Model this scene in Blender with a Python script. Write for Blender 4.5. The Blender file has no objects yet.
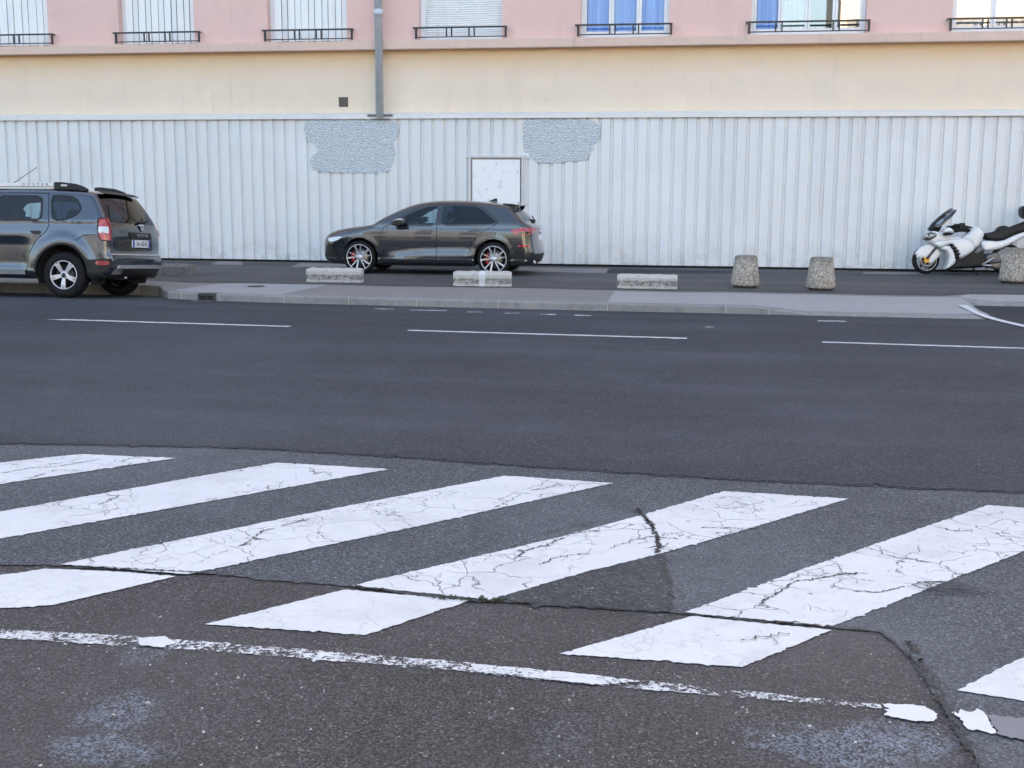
import bpy, bmesh, math, random
import numpy as np
from math import sin, cos, tan, atan, atan2, radians as R, pi, sqrt
from mathutils import Vector, Matrix
from mathutils.geometry import delaunay_2d_cdt
random.seed(7); RNG = np.random.default_rng(7)
sc = bpy.context.scene; col = sc.collection

# ------------------------------------------------------------------ camera
F = 1180.0; CH = 1.57; YAW = R(9.1); PITCH = R(9.15); ROLL = .0054
fw = np.array([-sin(YAW)*cos(PITCH), cos(YAW)*cos(PITCH), -sin(PITCH)])
_r0 = np.array([cos(YAW), sin(YAW), 0]); _u0 = np.cross(_r0, fw)
rt = _r0*cos(ROLL)+_u0*sin(ROLL); up = _u0*cos(ROLL)-_r0*sin(ROLL)
def ray(x, y): return fw*F+rt*(x-512)-up*(y-384)
def at(x, y, z=0.):                     # survey helper: photo point -> point on the level z
    d = ray(x, y); return np.array([0, 0, CH])+d*((z-CH)/d[2])
def atY(x, y, Y):                       # photo point -> point on an upright plane parallel to the facade
    d = ray(x, y); return np.array([0, 0, CH])+d*(Y/d[1])
cd = bpy.data.cameras.new('camera'); cam = bpy.data.objects.new('camera', cd); col.objects.link(cam)
M = Matrix(((rt[0], up[0], -fw[0], 0), (rt[1], up[1], -fw[1], 0), (rt[2], up[2], -fw[2], CH), (0, 0, 0, 1)))
cam.matrix_world = M
cd.sensor_width = 36; cd.lens = F/1024*36; cd.clip_end = 5000; cd.clip_start = .05
sc.camera = cam

# ------------------------------------------------------------------ materials
class NT:
    def __init__(s, name):
        s.m = bpy.data.materials.new(name); s.m.use_nodes = True
        s.t = s.m.node_tree; s.t.nodes.clear()
        s.out = s.t.nodes.new('ShaderNodeOutputMaterial'); s.b = s.n('ShaderNodeBsdfPrincipled')
        s.l(s.b.outputs[0], s.out.inputs[0]); s.tc = s.n('ShaderNodeTexCoord'); s.co = s.tc.outputs['Object']
    def n(s, typ, ins=None, **kw):
        nd = s.t.nodes.new(typ)
        for k, v in kw.items(): setattr(nd, k, v)
        for k, v in (ins or {}).items(): s.set(nd.inputs[k], v)
        return nd
    def set(s, sock, v):
        if hasattr(v, 'node'): s.t.links.new(v, sock)
        elif isinstance(v, (tuple, list)) and sock.type == 'RGBA' and len(v) == 3: sock.default_value = (*v, 1)
        else: sock.default_value = v
    def l(s, a, b): s.t.links.new(a, b)
    def noise(s, scale, detail=4, rough=.55, co=None, dist=0):
        return s.n('ShaderNodeTexNoise', {'Vector': co or s.co, 'Scale': scale, 'Detail': detail, 'Roughness': rough, 'Distortion': dist}).outputs['Fac']
    def vor(s, scale, feature='F1', co=None, out='Distance', rnd=1.):
        return s.n('ShaderNodeTexVoronoi', {'Vector': co or s.co, 'Scale': scale, 'Randomness': rnd}, feature=feature).outputs[out]
    def ramp(s, fac, stops, interp='LINEAR'):
        r = s.n('ShaderNodeValToRGB', {'Fac': fac}); cr = r.color_ramp; cr.interpolation = interp
        while len(cr.elements) < len(stops): cr.elements.new(.5)
        for e, (p, c) in zip(cr.elements, stops):
            e.position = p; e.color = (c, c, c, 1) if isinstance(c, (int, float)) else (*c, 1)
        return r.outputs[0]
    def mr(s, v, a, b, c=0., d=1., smooth=True):
        return s.n('ShaderNodeMapRange', {0: v, 1: a, 2: b, 3: c, 4: d}, interpolation_type='SMOOTHSTEP' if smooth else 'LINEAR').outputs[0]
    def mix(s, f, a, b, blend='MIX'):
        nd = s.n('ShaderNodeMix', data_type='RGBA', blend_type=blend)
        s.set(nd.inputs[0], f); s.set(nd.inputs[6], a); s.set(nd.inputs[7], b); return nd.outputs[2]
    def math(s, op, a, b=0.):
        nd = s.n('ShaderNodeMath', operation=op); s.set(nd.inputs[0], a); s.set(nd.inputs[1], b); return nd.outputs[0]
    def scaled(s, v):
        return s.n('ShaderNodeMapping', {'Vector': s.co, 'Scale': v}).outputs[0]
    def bump(s, h, strength=.3, dist=.01):
        b = s.n('ShaderNodeBump', {'Height': h, 'Strength': strength, 'Distance': dist}); s.l(b.outputs[0], s.b.inputs['Normal'])
    def xyz(s): 
        return s.n('ShaderNodeSeparateXYZ', {0: s.co}).outputs
    def p(s, **kw):
        for k, v in kw.items(): s.set(s.b.inputs[k.replace('_', ' ')], v)
        return s

def plain(name, c, rough=.5, metal=0., coat=0., spec=.5, var=.12, scale=9.):
    t = NT(name); f = t.noise(scale, 4)
    t.p(Base_Color=t.mix(f, tuple(v*(1-var) for v in c), tuple(min(1, v*(1+var)) for v in c)), Roughness=t.mr(f, .3, .7, rough*.9, min(1, rough*1.1)),
        Metallic=metal, Coat_Weight=coat, Coat_Roughness=.03)
    t.set(t.b.inputs['Specular IOR Level'], spec); return t.m

def asphalt(name, lo, hi, speck, cell, speck_amt, rough=.85, stains=(), bstr=.5, bands=0.):
    t = NT(name)
    cid = t.vor(cell, out='Color'); sep = t.n('ShaderNodeSeparateColor', {0: cid}).outputs
    fine = t.noise(cell*1.6, 3, .7); mid = t.noise(3.1, 5, .6); big = t.noise(.33, 4, .55)
    sep2 = t.n('ShaderNodeSeparateColor', {0: t.vor(cell*1.9, out='Color')}).outputs
    stone = t.math('ADD', t.math('MULTIPLY', sep[2], .5), t.math('ADD', t.math('MULTIPLY', sep2[0], .3), t.math('MULTIPLY', fine, .2)))
    c = t.ramp(stone, [(.12, tuple(v*.45 for v in lo)), (.42, tuple(v*1.05 for v in lo)), (.62, tuple((a+b)*.5 for a, b in zip(lo, hi))), (.9, tuple(v*1.45 for v in hi))])
    pale = t.mr(t.noise(cell*.22, 3, .6), .42, .62, .25, 1.)
    c = t.mix(t.math('MULTIPLY', t.mr(sep[0], 1-speck_amt, 1, 0, .75), pale), c, speck)
    c = t.mix(t.mr(sep[1], .84, 1., 0, .55), c, tuple(v*.3 for v in lo))
    c = t.mix(t.mr(mid, .35, .7, 0, .3), c, tuple(v*.62 for v in lo))
    c = t.mix(t.mr(big, .4, .68, 0, .38), c, tuple(v*1.15 for v in hi))
    if bands:                                            # tyre-polished lanes along the street
        st = t.noise(1., 3, .5, t.scaled((.03, 1.15, 1))); c = t.mix(t.mr(st, .42, .62, 0, bands), c, tuple(v*.5 for v in lo))
        st2 = t.noise(1., 3, .5, t.scaled((.05, .8, 7))); c = t.mix(t.mr(st2, .5, .66, 0, bands*.7), c, tuple(v*1.5 for v in hi))
    X, Y, Z = t.xyz()
    for (sx, sy, rx, ry, amt, cc) in stains:             # spilt / worn pale paint with its own outline
        dx = t.math('DIVIDE', t.math('SUBTRACT', X, sx), rx); dy = t.math('DIVIDE', t.math('SUBTRACT', Y, sy), ry)
        d = t.math('SQRT', t.math('ADD', t.math('MULTIPLY', dx, dx), t.math('MULTIPLY', dy, dy)))
        d = t.math('ADD', d, t.math('MULTIPLY', t.math('SUBTRACT', t.noise(9, 5, .7), .5), 2.2))
        k = t.math('MULTIPLY', t.mr(d, .45, 1.1, 1, 0), t.mr(t.math('ADD', t.math('MULTIPLY', sep[2], .6), t.math('MULTIPLY', t.noise(cell*.3, 4, .7), .8)), .45, .95, 0., 1))
        c = t.mix(t.math('MULTIPLY', k, amt), c, cc)
    t.p(Base_Color=c, Roughness=rough); t.set(t.b.inputs['Specular IOR Level'], .25)
    t.bump(t.math('ADD', t.vor(cell, 'F1'), t.math('MULTIPLY', fine, .6)), bstr, .006)
    return t.m

# ------------------------------------------------------------------ object helpers
def link(name, me, m=None, parent=None):
    o = bpy.data.objects.new(name, me); col.objects.link(o)
    if me is not None and m is not None:
        for mm in (m if isinstance(m, (list, tuple)) else [m]): me.materials.append(mm)
    if parent: o.parent = parent
    return o
def tag(o, label, cat, group=None):
    o['label'] = label; o['category'] = cat
    if group: o['group'] = group
    return o
def struct(o): o['kind'] = 'structure'; return o
def empty(name, loc=(0, 0, 0), rz=0.):
    o = bpy.data.objects.new(name, None); col.objects.link(o); o.location = loc; o.rotation_euler = (0, 0, rz); o.empty_display_size = .2; return o
class MB:
    def __init__(s): s.v = []; s.f = []; s.sm = []
    def add(s, vs, fs, smooth=False):
        k = len(s.v); s.v += [tuple(map(float, v)) for v in vs]
        for f in fs: s.f.append([i+k for i in f]); s.sm.append(smooth)
        return s
    def box(s, x0, y0, z0, x1, y1, z1):
        vs = [(x, y, z) for z in (z0, z1) for y in (y0, y1) for x in (x0, x1)]
        return s.add(vs, [(0, 2, 3, 1), (4, 5, 7, 6), (0, 1, 5, 4), (2, 6, 7, 3), (0, 4, 6, 2), (1, 3, 7, 5)])
    def tube(s, pts, r, n=10, cap=True):
        pts = [Vector(p) for p in pts]; rings = []; rr = r if isinstance(r, (list, tuple)) else [r]*len(pts)
        for i, p in enumerate(pts):
            d = (pts[min(i+1, len(pts)-1)]-pts[max(i-1, 0)]).normalized()
            a = d.cross(Vector((0, 0, 1)) if abs(d.z) < .9 else Vector((1, 0, 0))).normalized(); b = d.cross(a)
            rings.append([p+(a*cos(2*pi*k/n)+b*sin(2*pi*k/n))*rr[i] for k in range(n)])
        vs = [v for g in rings for v in g]; fs = []
        for i in range(len(pts)-1):
            for k in range(n): fs.append((i*n+k, i*n+(k+1) % n, (i+1)*n+(k+1) % n, (i+1)*n+k))
        if cap: fs += [tuple(range(n))[::-1], tuple(range((len(pts)-1)*n, len(pts)*n))]
        return s.add(vs, fs, True)
    def lathe(s, prof, n=32, axis='z', c=(0, 0, 0), a0=0., a1=2*pi, closed_prof=False):
        vs = []; full = abs(a1-a0-2*pi) < 1e-6; m = n if full else n+1
        for i in range(m):
            a = a0+(a1-a0)*i/n
            for (r, h) in prof:
                p = (r*cos(a), r*sin(a), h) if axis == 'z' else (r*cos(a), h, r*sin(a)); vs.append((p[0]+c[0], p[1]+c[1], p[2]+c[2]))
        k = len(prof); fs = []
        for i in range(n):
            for j in range(k if closed_prof else k-1):
                j2 = (j+1) % k; i2 = (i+1) % m; fs.append((i*k+j, i2*k+j, i2*k+j2, i*k+j2))
        return s.add(vs, fs, True)
    def prism(s, poly, y0, y1, smooth=False):            # polygon in x,z extruded in y
        n = len(poly); vs = [(x, y0, z) for x, z in poly]+[(x, y1, z) for x, z in poly]
        fs = [tuple(range(n)), tuple(range(2*n-1, n-1, -1))]+[(i, i+n, (i+1) % n+n, (i+1) % n) for i in range(n)]
        return s.add(vs, fs, smooth)
    def slab(s, poly, z0, z1):                           # polygon in x,y extruded in z
        n = len(poly); vs = [(x, y, z0) for x, y in poly]+[(x, y, z1) for x, y in poly]
        return s.add(vs, [tuple(range(n))[::-1], tuple(range(n, 2*n))]+[(i, (i+1) % n, (i+1) % n+n, i+n) for i in range(n)])
    def sheet(s, poly, z): return s.add([(x, y, z) for x, y in poly], [tuple(range(len(poly)))])
    def build(s, name, m, parent=None, bevel=0., fix=True, tri=False, seg=2):
        me = bpy.data.meshes.new(name); me.from_pydata(s.v, [], s.f)
        me.polygons.foreach_set('use_smooth', s.sm); me.update()
        if bevel or fix or tri:
            b = bmesh.new(); b.from_mesh(me)
            if fix: bmesh.ops.recalc_face_normals(b, faces=b.faces)
            if bevel: bmesh.ops.bevel(b, geom=[e for e in b.edges if len(e.link_faces) == 2 and e.calc_face_angle(0) > .6], offset=bevel, segments=seg, affect='EDGES', clamp_overlap=True)
            if tri: bmesh.ops.triangulate(b, faces=b.faces)
            b.to_mesh(me); b.free()
        return link(name, me, m, parent)
def roughen(poly, step, amp, closed=True):               # ragged outline for worn paint and broken edges
    out = []; n = len(poly)
    for i in range(n if closed else n-1):
        a = np.array(poly[i][:2], float); b = np.array(poly[(i+1) % n][:2], float); L = np.linalg.norm(b-a); k = max(1, int(L/step))
        nn = np.array([-(b-a)[1], (b-a)[0]])/max(L, 1e-6)
        for j in range(k):
            q = a+(b-a)*j/k
            if j: q = q+nn*RNG.normal(0, amp)*(1+2.5*(RNG.random() < .06))
            out.append((q[0], q[1]))
    if not closed: out.append(tuple(poly[-1][:2]))
    return out
def ribbon(mb, pts, w, z, jit=.3):
    P = [np.array(p[:2], float) for p in pts]; L = []; Rr = []
    for i, p in enumerate(P):
        d = P[min(i+1, len(P)-1)]-P[max(i-1, 0)]; d = d/np.linalg.norm(d); n = np.array([-d[1], d[0]])
        ww = w*(1+jit*RNG.normal())*.5; ww = max(ww, w*.12)
        if i in (0, len(P)-1): ww = w*.1
        L.append((*(p+n*ww), z)); Rr.append((*(p-n*ww*(1+jit*RNG.normal()*.5)), z))
    k = len(P); mb.add(L+Rr, [(i, k+i, k+i+1, i+1) for i in range(k-1)])
def text_mesh(name, s, size, m, parent, matrix, depth=.002, shear=0., spacing=1., align='CENTER'):
    cu = bpy.data.curves.new(name+'_curve', 'FONT'); cu.body = s; cu.size = size; cu.extrude = depth; cu.align_x = align; cu.align_y = 'CENTER'; cu.space_character = spacing
    tmp = bpy.data.objects.new('tmp', cu); col.objects.link(tmp)
    bpy.context.view_layer.update(); dg = bpy.context.evaluated_depsgraph_get(); me = bpy.data.meshes.new_from_object(tmp.evaluated_get(dg)); bpy.data.objects.remove(tmp); bpy.data.curves.remove(cu)
    me.transform(matrix); me.name = name; me.materials.clear()
    return link(name, me, m, parent)

PZ = .10            # pavement level above the road
WY = 24.30          # front of the fence
# ================================================================== GROUND, ROAD, PAVEMENT
st_near = []
for (px, py, rx, ry, amt) in ((122, 712, .13, .17, .5), (100, 748, .2, .12, .55), (142, 655, .1, .13, .28), (845, 748, .3, .17, .62), (905, 735, .2, .12, .42), (560, 735, .12, .2, .12)):
    q = at(px, py, -.012); st_near.append((q[0], q[1], rx, ry, amt*.85, (.24, .285, .36)))
m_old = asphalt('asphalt_old', (0.0447, 0.0406, 0.0408), (0.1146, 0.1049, 0.1037), (.36, .34, .31), 135, .045, .86, st_near, .75)
m_apron = asphalt('asphalt_apron', (0.0553, 0.0588, 0.0659), (0.1296, 0.1361, 0.1495), (.34, .34, .35), 120, .05, .86, (), .6)
m_dark = asphalt('asphalt_dark_patch', (0.0370, 0.0387, 0.0413), (0.0894, 0.0912, 0.0946), (.30, .30, .3), 85, .05, .86, (), .9)
m_road = asphalt('asphalt_street', (0.0313, 0.0337, 0.0411), (0.0660, 0.0708, 0.0851), (.2, .2, .21), 95, .02, .82, (), .4, .17)
m_park = asphalt('asphalt_parking', (0.0665, 0.0651, 0.0651), (0.1129, 0.1099, 0.1089), (.25, .24, .24), 60, .03, .85, (), .4, .3)
m_bay = asphalt('asphalt_bay', (0.0264, 0.0282, 0.0330), (0.0462, 0.0484, 0.0537), (.22, .22, .22), 90, .03, .85, (), .4)
m_tar = plain('tar_joint', (.04, .0385, .037), .9, var=.4, scale=40)
m_earth = plain('ground_far', (.10, .097, .09), .95, var=.3, scale=.2)
def concrete(name, lo, hi, sc_=18., spots=.3):
    t = NT(name); c = t.mix(t.noise(1.1, 6, .65), lo, hi); c = t.mix(t.mr(t.noise(sc_, 5, .7), .45, .75, 0, spots), c, tuple(v*.45 for v in lo))
    c = t.mix(t.mr(t.noise(90, 2, .6), .5, .8, 0, .5), c, tuple(min(1, v*1.25) for v in hi))
    t.p(Base_Color=c, Roughness=.88); t.bump(t.noise(60, 4, .7), .3, .004); return t.m
m_pave = concrete('pavement_concrete', (0.1680, 0.1566, 0.1489), (0.2305, 0.2162, 0.2045))
m_pave2 = concrete('pavement_pale_concrete', (0.2576, 0.2548, 0.2558), (0.3174, 0.3128, 0.3128), 10, .22)
m_kerb = concrete('kerb_stone', (.165, .163, .160), (.275, .27, .262), 9, .5)

def paint(name, crack, wear, hole=False):
    t = NT(name)
    wob = t.n('ShaderNodeVectorMath', {0: t.co, 1: t.n('ShaderNodeVectorMath', {0: t.n('ShaderNodeTexNoise', {'Vector': t.co, 'Scale': 7., 'Detail': 4.}).outputs['Color'], 1: (.16, .16, .16)}, operation='MULTIPLY').outputs[0]}, operation='ADD').outputs[0]
    e = t.vor(4.2, 'DISTANCE_TO_EDGE', wob); msk = t.noise(1.7, 3, .6)
    thin = t.math('MULTIPLY', t.mr(e, .0, .02, 1, 0), t.mr(msk, .44, .56))
    e2 = t.vor(11., 'DISTANCE_TO_EDGE', wob); thin2 = t.math('MULTIPLY', t.mr(e2, 0, .035, 1, 0), t.mr(t.noise(2.3, 3, .6, t.scaled((1, 1, 5))), .53, .62))
    chips = t.mr(t.noise(14, 5, .75), 1-wear-.06, 1-wear)
    if hole: chips = t.mr(t.math('ADD', t.math('MULTIPLY', t.noise(70, 4, .75), .62), t.math('MULTIPLY', t.noise(5.5, 4, .6), .38)), 1-wear-.03, 1-wear+.02)
    grit = t.mr(t.noise(130, 2, .6), .68, .74, 0, .8)
    k = t.math('MAXIMUM', t.math('MULTIPLY', t.math('MAXIMUM', thin, thin2), crack*.8), t.math('MAXIMUM', chips, t.math('MULTIPLY', grit, wear*1.6)))
    k = t.math('MINIMUM', k, 1.)
    white = t.mix(t.noise(2.4, 5, .65), (.50, .505, .52), (.61, .61, .62)); white = t.mix(t.mr(t.noise(16, 4, .7), .5, .75, 0, .4), white, (.40, .40, .42)); white = t.mix(t.mr(t.noise(2.1, 5, .65), .46, .7, 0, .42), white, (.36, .36, .37)); white = t.mix(t.mr(t.noise(160, 2, .7), .55, .75, 0, .35), white, (.3, .3, .3))
    t.p(Base_Color=white if hole else t.mix(k, white, (.05, .05, .056)), Roughness=t.mr(k, 0, 1, .6, .9))
    if not hole: t.bump(t.math('SUBTRACT', t.math('MULTIPLY', t.noise(50, 4, .7), .5), t.math('MULTIPLY', k, 1.)), .6, .006)
    if hole:                                             # paint worn through to the asphalt
        tr = t.n('ShaderNodeBsdfTransparent'); ms = t.n('ShaderNodeMixShader'); t.set(ms.inputs[0], k); t.l(t.b.outputs[0], ms.inputs[1]); t.l(tr.outputs[0], ms.inputs[2]); t.l(ms.outputs[0], t.out.inputs[0])
    return t.m
m_paint = paint('road_paint_cracked', 1., .29); m_paint2 = paint('road_paint_newer', .25, .285)
m_worn = paint('road_paint_worn_through', .3, .505, True); m_thinp = paint('lane_paint', .0, .28, True)

g = MB(); g.add([(-2500, -2500, -.2), (2500, -2500, -.2), (2500, 2500, -.2), (-2500, 2500, -.2)], [(0, 1, 2, 3)])
struct(g.build('ground', m_earth))
side = MB(); side.sheet([(-60, -30), (60, -30), (60, 7.4), (-60, 7.4)], -.012); side = struct(side.build('side_street', m_old))
Z_AP, Z_P0, Z_P1 = -.008, -.008, -.004
seam2 = [(-700, 530), (-200, 556), (0, 565), (60, 566), (150, 571), (215, 574), (280, 581), (350, 586), (420, 596), (470, 601), (520, 603), (600, 608), (667, 612), (740, 620), (832, 627.5), (880, 632), (912, 658), (937, 697), (962, 740), (985, 775), (1010, 830)]
s2 = [at(x, y, Z_AP)[:2] for x, y in seam2]
ap = roughen(s2, .035, .006, False)
ap = [(-60, ap[0][1])]+ap+[(2.2, -5), (60, -5), (60, 7.3), (-60, 7.3)]
a_ = MB(); a_.sheet(ap, Z_AP); a_.build('apron', m_apron, side, fix=False, tri=True)
# darker re-laid patch beside the crack
dp = [(512, 602.8), (600, 608), (668, 612), (672, 590), (660, 548), (600, 567), (520, 590), (486, 601)]
d_ = MB(); d_.sheet(roughen([at(x, y, Z_AP+.002)[:2] for x, y in dp], .03, .012), Z_AP+.002); d_.build('asphalt_patch', m_dark, side, fix=False, tri=True)
# main street: a laid-over layer with a ragged near edge
sm = [(-30, 7.0), (-16, 6.95), (-6, 6.8)]+[tuple(at(x, y, 0)[:2]) for x, y in ((0, 442.5), (120, 444.5), (250, 447.5), (380, 455), (512, 464.5), (612, 471), (712, 477.5), (860, 484.5), (1024, 491.5))]+[(6, 6.45), (60, 6.3)]
sm = [(-60, 7.0)]+roughen(sm, .03, .009, False)
rd = MB(); k = len(sm); rows = [None, 13.2, 15.2, 15.9, 17.85, 18.6]
def rz_(x, y):                                           # the roadway crowns and falls to the gutter beside the kerb bay on the left
    return float(np.interp(y, [13.9, 15.2, 15.9, 17.85], [0, .05, .037, -.075]))*float(np.interp(x, [-8.4, -7.3], [1, 0]))
vs = [(x, y-.004, -.03) for x, y in sm]
for r_ in rows: vs += [(x, y if r_ is None else r_, 0 if r_ is None else rz_(x, r_)) for x, y in sm]
rd.add(vs, [(j*k+i, j*k+i+1, (j+1)*k+i+1, (j+1)*k+i) for i in range(k-1) for j in range(len(rows))])
road = struct(rd.build('road', m_road))
jt = MB(); ribbon(jt, [(x, y-.012) for x, y in sm[::2] if -14 < x < 14], .016, -.0035, .45); jt.build('road_joint', m_tar, road)
# cracks and tar lines in the side street
ck = MB()
def crack(pts, w, z, step=.014, amp=.005, keep=.8, br=.0):
    P = roughen([p[:2] for p in pts], step, amp, False); run = []; on = True; left = 12
    for p in P:
        left -= 1
        if left <= 0: on = (not on) or RNG.random() < keep; left = int(RNG.integers(4, 16)) if on else int(RNG.integers(1, 5))
        if on: run.append(p)
        else:
            if len(run) > 2: ribbon(ck, run, w*(.5+RNG.random()), z, .5)
            run = []
        if br and RNG.random() < br:
            a = RNG.random()*6.28; q = [np.array(p[:2])]; 
            for _ in range(int(RNG.integers(3, 9))): a += RNG.normal()*.5; q.append(q[-1]+.014*np.array([cos(a), sin(a)]))
            ribbon(ck, q, w*.4, z-.0004, .5)
    if len(run) > 2: ribbon(ck, run, w, z, .5)
ZC = Z_P1+.0026
crack(s2[1:], .007, ZC, keep=.75, br=.02)
cr = [(636, 508), (641, 514), (646, 520), (652, 528), (656, 538), (658, 546), (655, 553), (664, 566), (670, 580), (672, 598), (668, 611)]
A = lambda l: [at(x, y, -.002)[:2] for x, y in l]
for dxy in (0, 2.): crack(A([(x+dxy, y) for x, y in cr[:7]]), .012, ZC, .012, .006, .95, .08)
crack(A(cr[6:]), .006, ZC, .012, .006, .6, .05)
for dxy in (0, 4): crack(A([(x+dxy, y) for x, y in ((905, 640), (925, 668), (940, 694), (958, 730), (972, 760), (990, 800))]), .008, ZC+.0004, .012, .008, .6, .08)
for c_ in ([(210, 556), (232, 549), (250, 541), (262, 531), (290, 524), (310, 518)], [(540, 535), (560, 529), (590, 522), (612, 520)], [(760, 603), (800, 580), (830, 576), (860, 572)], [(512, 560), (530, 549), (545, 546), (570, 534), (600, 530)], [(610, 548), (635, 539), (655, 536)], [(830, 585), (856, 591), (880, 592), (905, 586)], [(870, 548), (890, 556), (930, 562)], [(930, 525), (950, 530), (985, 531)], [(540, 565), (560, 556), (590, 553)], [(0, 473), (30, 468), (60, 466), (95, 460)], [(30, 478), (55, 470), (80, 470)], [(300, 511), (330, 506)], [(560, 483), (545, 488), (530, 490)], [(312, 468), (316, 474)], [(100, 505), (118, 496), (104, 494)], [(700, 527), (735, 528), (772, 527)], [(740, 640), (790, 633)]):
    crack(A(c_), .0055, ZC, .012, .007, .8, .06)
ck.build('crack', m_tar, side)

def stripe(name, px, m, z, par, step=.016, amp=.0028, label=None):
    poly = [at(x, y, z)[:2] for x, y in px]; b = MB(); b.sheet(roughen(poly, step, amp), z); o = b.build(name, m, par, fix=False, tri=True)
    if label: o['label'] = label
    return o
Z1, Z0 = Z_P1, Z_P0+.0005
stripe('crosswalk_stripe', [(-200, 484), (0, 462.5), (80, 454), (176, 458), (0, 484), (-200, 513)], m_paint, Z1, side)
stripe('crosswalk_stripe', [(-190, 545), (0, 511.5), (277, 462.5), (390, 469), (0, 538.5), (-70, 550)], m_paint, Z1, side)
stripe('crosswalk_stripe', [(60, 564), (290, 517), (505, 475.5), (613, 483), (400, 530), (187, 574)], m_paint, Z1, side)
stripe('crosswalk_stripe', [(-120, 592), (46, 568.5), (110, 571), (176, 576), (100, 594), (52, 605), (0, 608), (-60, 606)], m_paint2, Z0, side)
stripe('crosswalk_stripe', [(352, 585.5), (560, 537), (641, 515), (724, 491), (849, 498.5), (740, 531), (663, 553), (588, 571), (490, 599.5)], m_paint, Z1, side)
stripe('crosswalk_stripe', [(205, 624), (345, 589.5), (470, 600.5), (420, 617), (365, 635)], m_paint2, Z0, side)
stripe('crosswalk_stripe', [(684, 612.5), (800, 570), (988, 505), (1150, 517), (1024, 551), (832, 626.5)], m_paint, Z1, side)
stripe('crosswalk_stripe', [(559.5, 653.5), (692, 616), (832, 630), (790, 647), (742, 667)], m_paint2, Z0, side)
stripe('crosswalk_stripe', [(957, 690), (1024, 656), (1190, 572), (1350, 590), (1024, 701)], m_paint2, Z1, side)
ln = [(-200, 612), (0, 629), (135, 636), (260, 646), (465, 662), (512, 667), (632, 679), (802, 696.5), (880, 704), (882, 708), (802, 702.5), (632, 688), (512, 677), (465, 671), (260, 655), (135, 646), (0, 638), (-200, 622)]
stripe('edge_line', ln, m_worn, Z0, side, .02, .003)
stripe('edge_line', [(470, 663.5), (560, 671), (610, 677), (640, 681), (600, 684.5), (540, 678.5), (475, 671)], paint('road_paint_flaking', .6, .42, True), Z0+.0025, side, .012, .003)
stripe('edge_line', [(137, 638), (165, 636), (176, 643), (160, 647), (140, 645)], m_paint2, Z0+.0025, side, .010, .003)
stripe('edge_line', [(881, 703.5), (905, 704), (925, 706), (938, 714), (934, 721), (915, 721), (884, 715), (890, 709)], m_paint2, Z0+.0025, side, .010, .003)
stripe('edge_line', [(952, 710), (984, 712), (996, 733), (968, 729)], m_paint2, Z1+.0025, side, .012, .005)
stripe('edge_line', [(986, 714), (1060, 722), (1070, 748), (998, 734)], plain('road_paint_greyed', (.15, .155, .17), .7, var=.25, scale=12), Z1+.0025, side, .012, .004)
def lane(px, w, m=None):
    a, b = at(*px[0])[:2], at(*px[1])[:2]; d = (b-a)/np.linalg.norm(b-a); n = np.array([-d[1], d[0]])*w/2
    s = MB(); s.sheet(roughen([a-n, b-n, b+n, a+n], .06, .006), .004); s.build('lane_line', m or m_thinp, road, fix=False, tri=True)
for px in (((-330, 308), (-170, 312)), ((35, 319), (290, 326.7)), ((408, 330.6), (687, 338.6)), ((822, 342.3), (1100, 351))): lane(px, .095)
m_faint = paint('lane_paint_faint', .0, .5, True)
for x0, x1, y in ((410, 447, 310.3), (467, 482, 312), (505, 519, 313.2), (540, 556, 314.4), (574, 591, 315.5), (705, 713, 327.3), (818, 846, 321.2), (375, 395, 309)): lane(((x0, y), (x1, y+.35)), .13, m_faint)

# kerb, pavement and the parking court in front of the fence
bx = at(976, 313.6)[:2]; by = at(966.5, 305.6)[:2]
KL = [(-60, 17.75), (-30, 17.75), (-14, 17.75), (-8.9, 17.75), (-8.5, 17.6), (-8.12, 16.95), (-7.85, 16.55), (-7.2, 16.36), (-6, 16.24), (-4.5, 16.17), (-3, 16.1), (-1.2, 16.06), (.2, 16.05), (.95, 16.03), (1.25, 16.02), (1.6, 16.0), (2.6, 16.0), (bx[0]-.03, 16.0), (by[0], by[1]), (by[0]+.6, by[1]+.02), (9, by[1]+.05), (60, by[1]+.1)]
def zt(x): return float(np.interp(x, [-60, .7, 1.35, 60], [PZ, PZ, .022, .022]))
def ky(x): return float(np.interp(x, [p[0] for p in KL], [p[1] for p in KL]))
def zp(x, y):
    k = ky(x); return zt(x)+(PZ-zt(x))*min(1, max(0, (y-k)/.7))
kb = MB(); n = len(KL); fine = []
for i in range(n-1):
    a, b = np.array(KL[i]), np.array(KL[i+1]); q = max(1, int(np.linalg.norm(b-a)/(.06 if -.1 < a[0] < 2 else .4))) if abs(a[0]) < 20 else 1
    fine += [a+(b-a)*j/q for j in range(q)]
fine.append(np.array(KL[-1])); n = len(fine)
inn = []
for i, p in enumerate(fine):
    d = fine[min(i+1, n-1)]-fine[max(i-1, 0)]; d = d/np.linalg.norm(d); inn.append(p+np.array([-d[1], d[0]])*.16)
vs = []
for p, q in zip(fine, inn):
    z = zt(p[0]); vs += [(p[0], p[1]-.012, -.12), (p[0], p[1], z-.014), (*(p+(q-p)*.1), z), (q[0], q[1], zp(q[0], q[1])+.007)]
kb.add(vs, [(4*i+j, 4*i+4+j, 4*i+5+j, 4*i+1+j) for i in range(n-1) for j in range(3)])
kerb = struct(kb.build('kerb', m_kerb))
kj = MB()                                                # mortar joints between the kerbstones
for x in [-7.6, -6.95, -5.93, -4.95, -3.95, -2.78, -1.26, .33, .9, 2.0, 3.0]:
    y = ky(x); z = zt(x); kj.box(x-.009, y-.014, -.01, x+.009, y+.15, z+.0035)
kj.build('kerb_joint', plain('mortar', (.33, .32, .3), .9), kerb)
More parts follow.
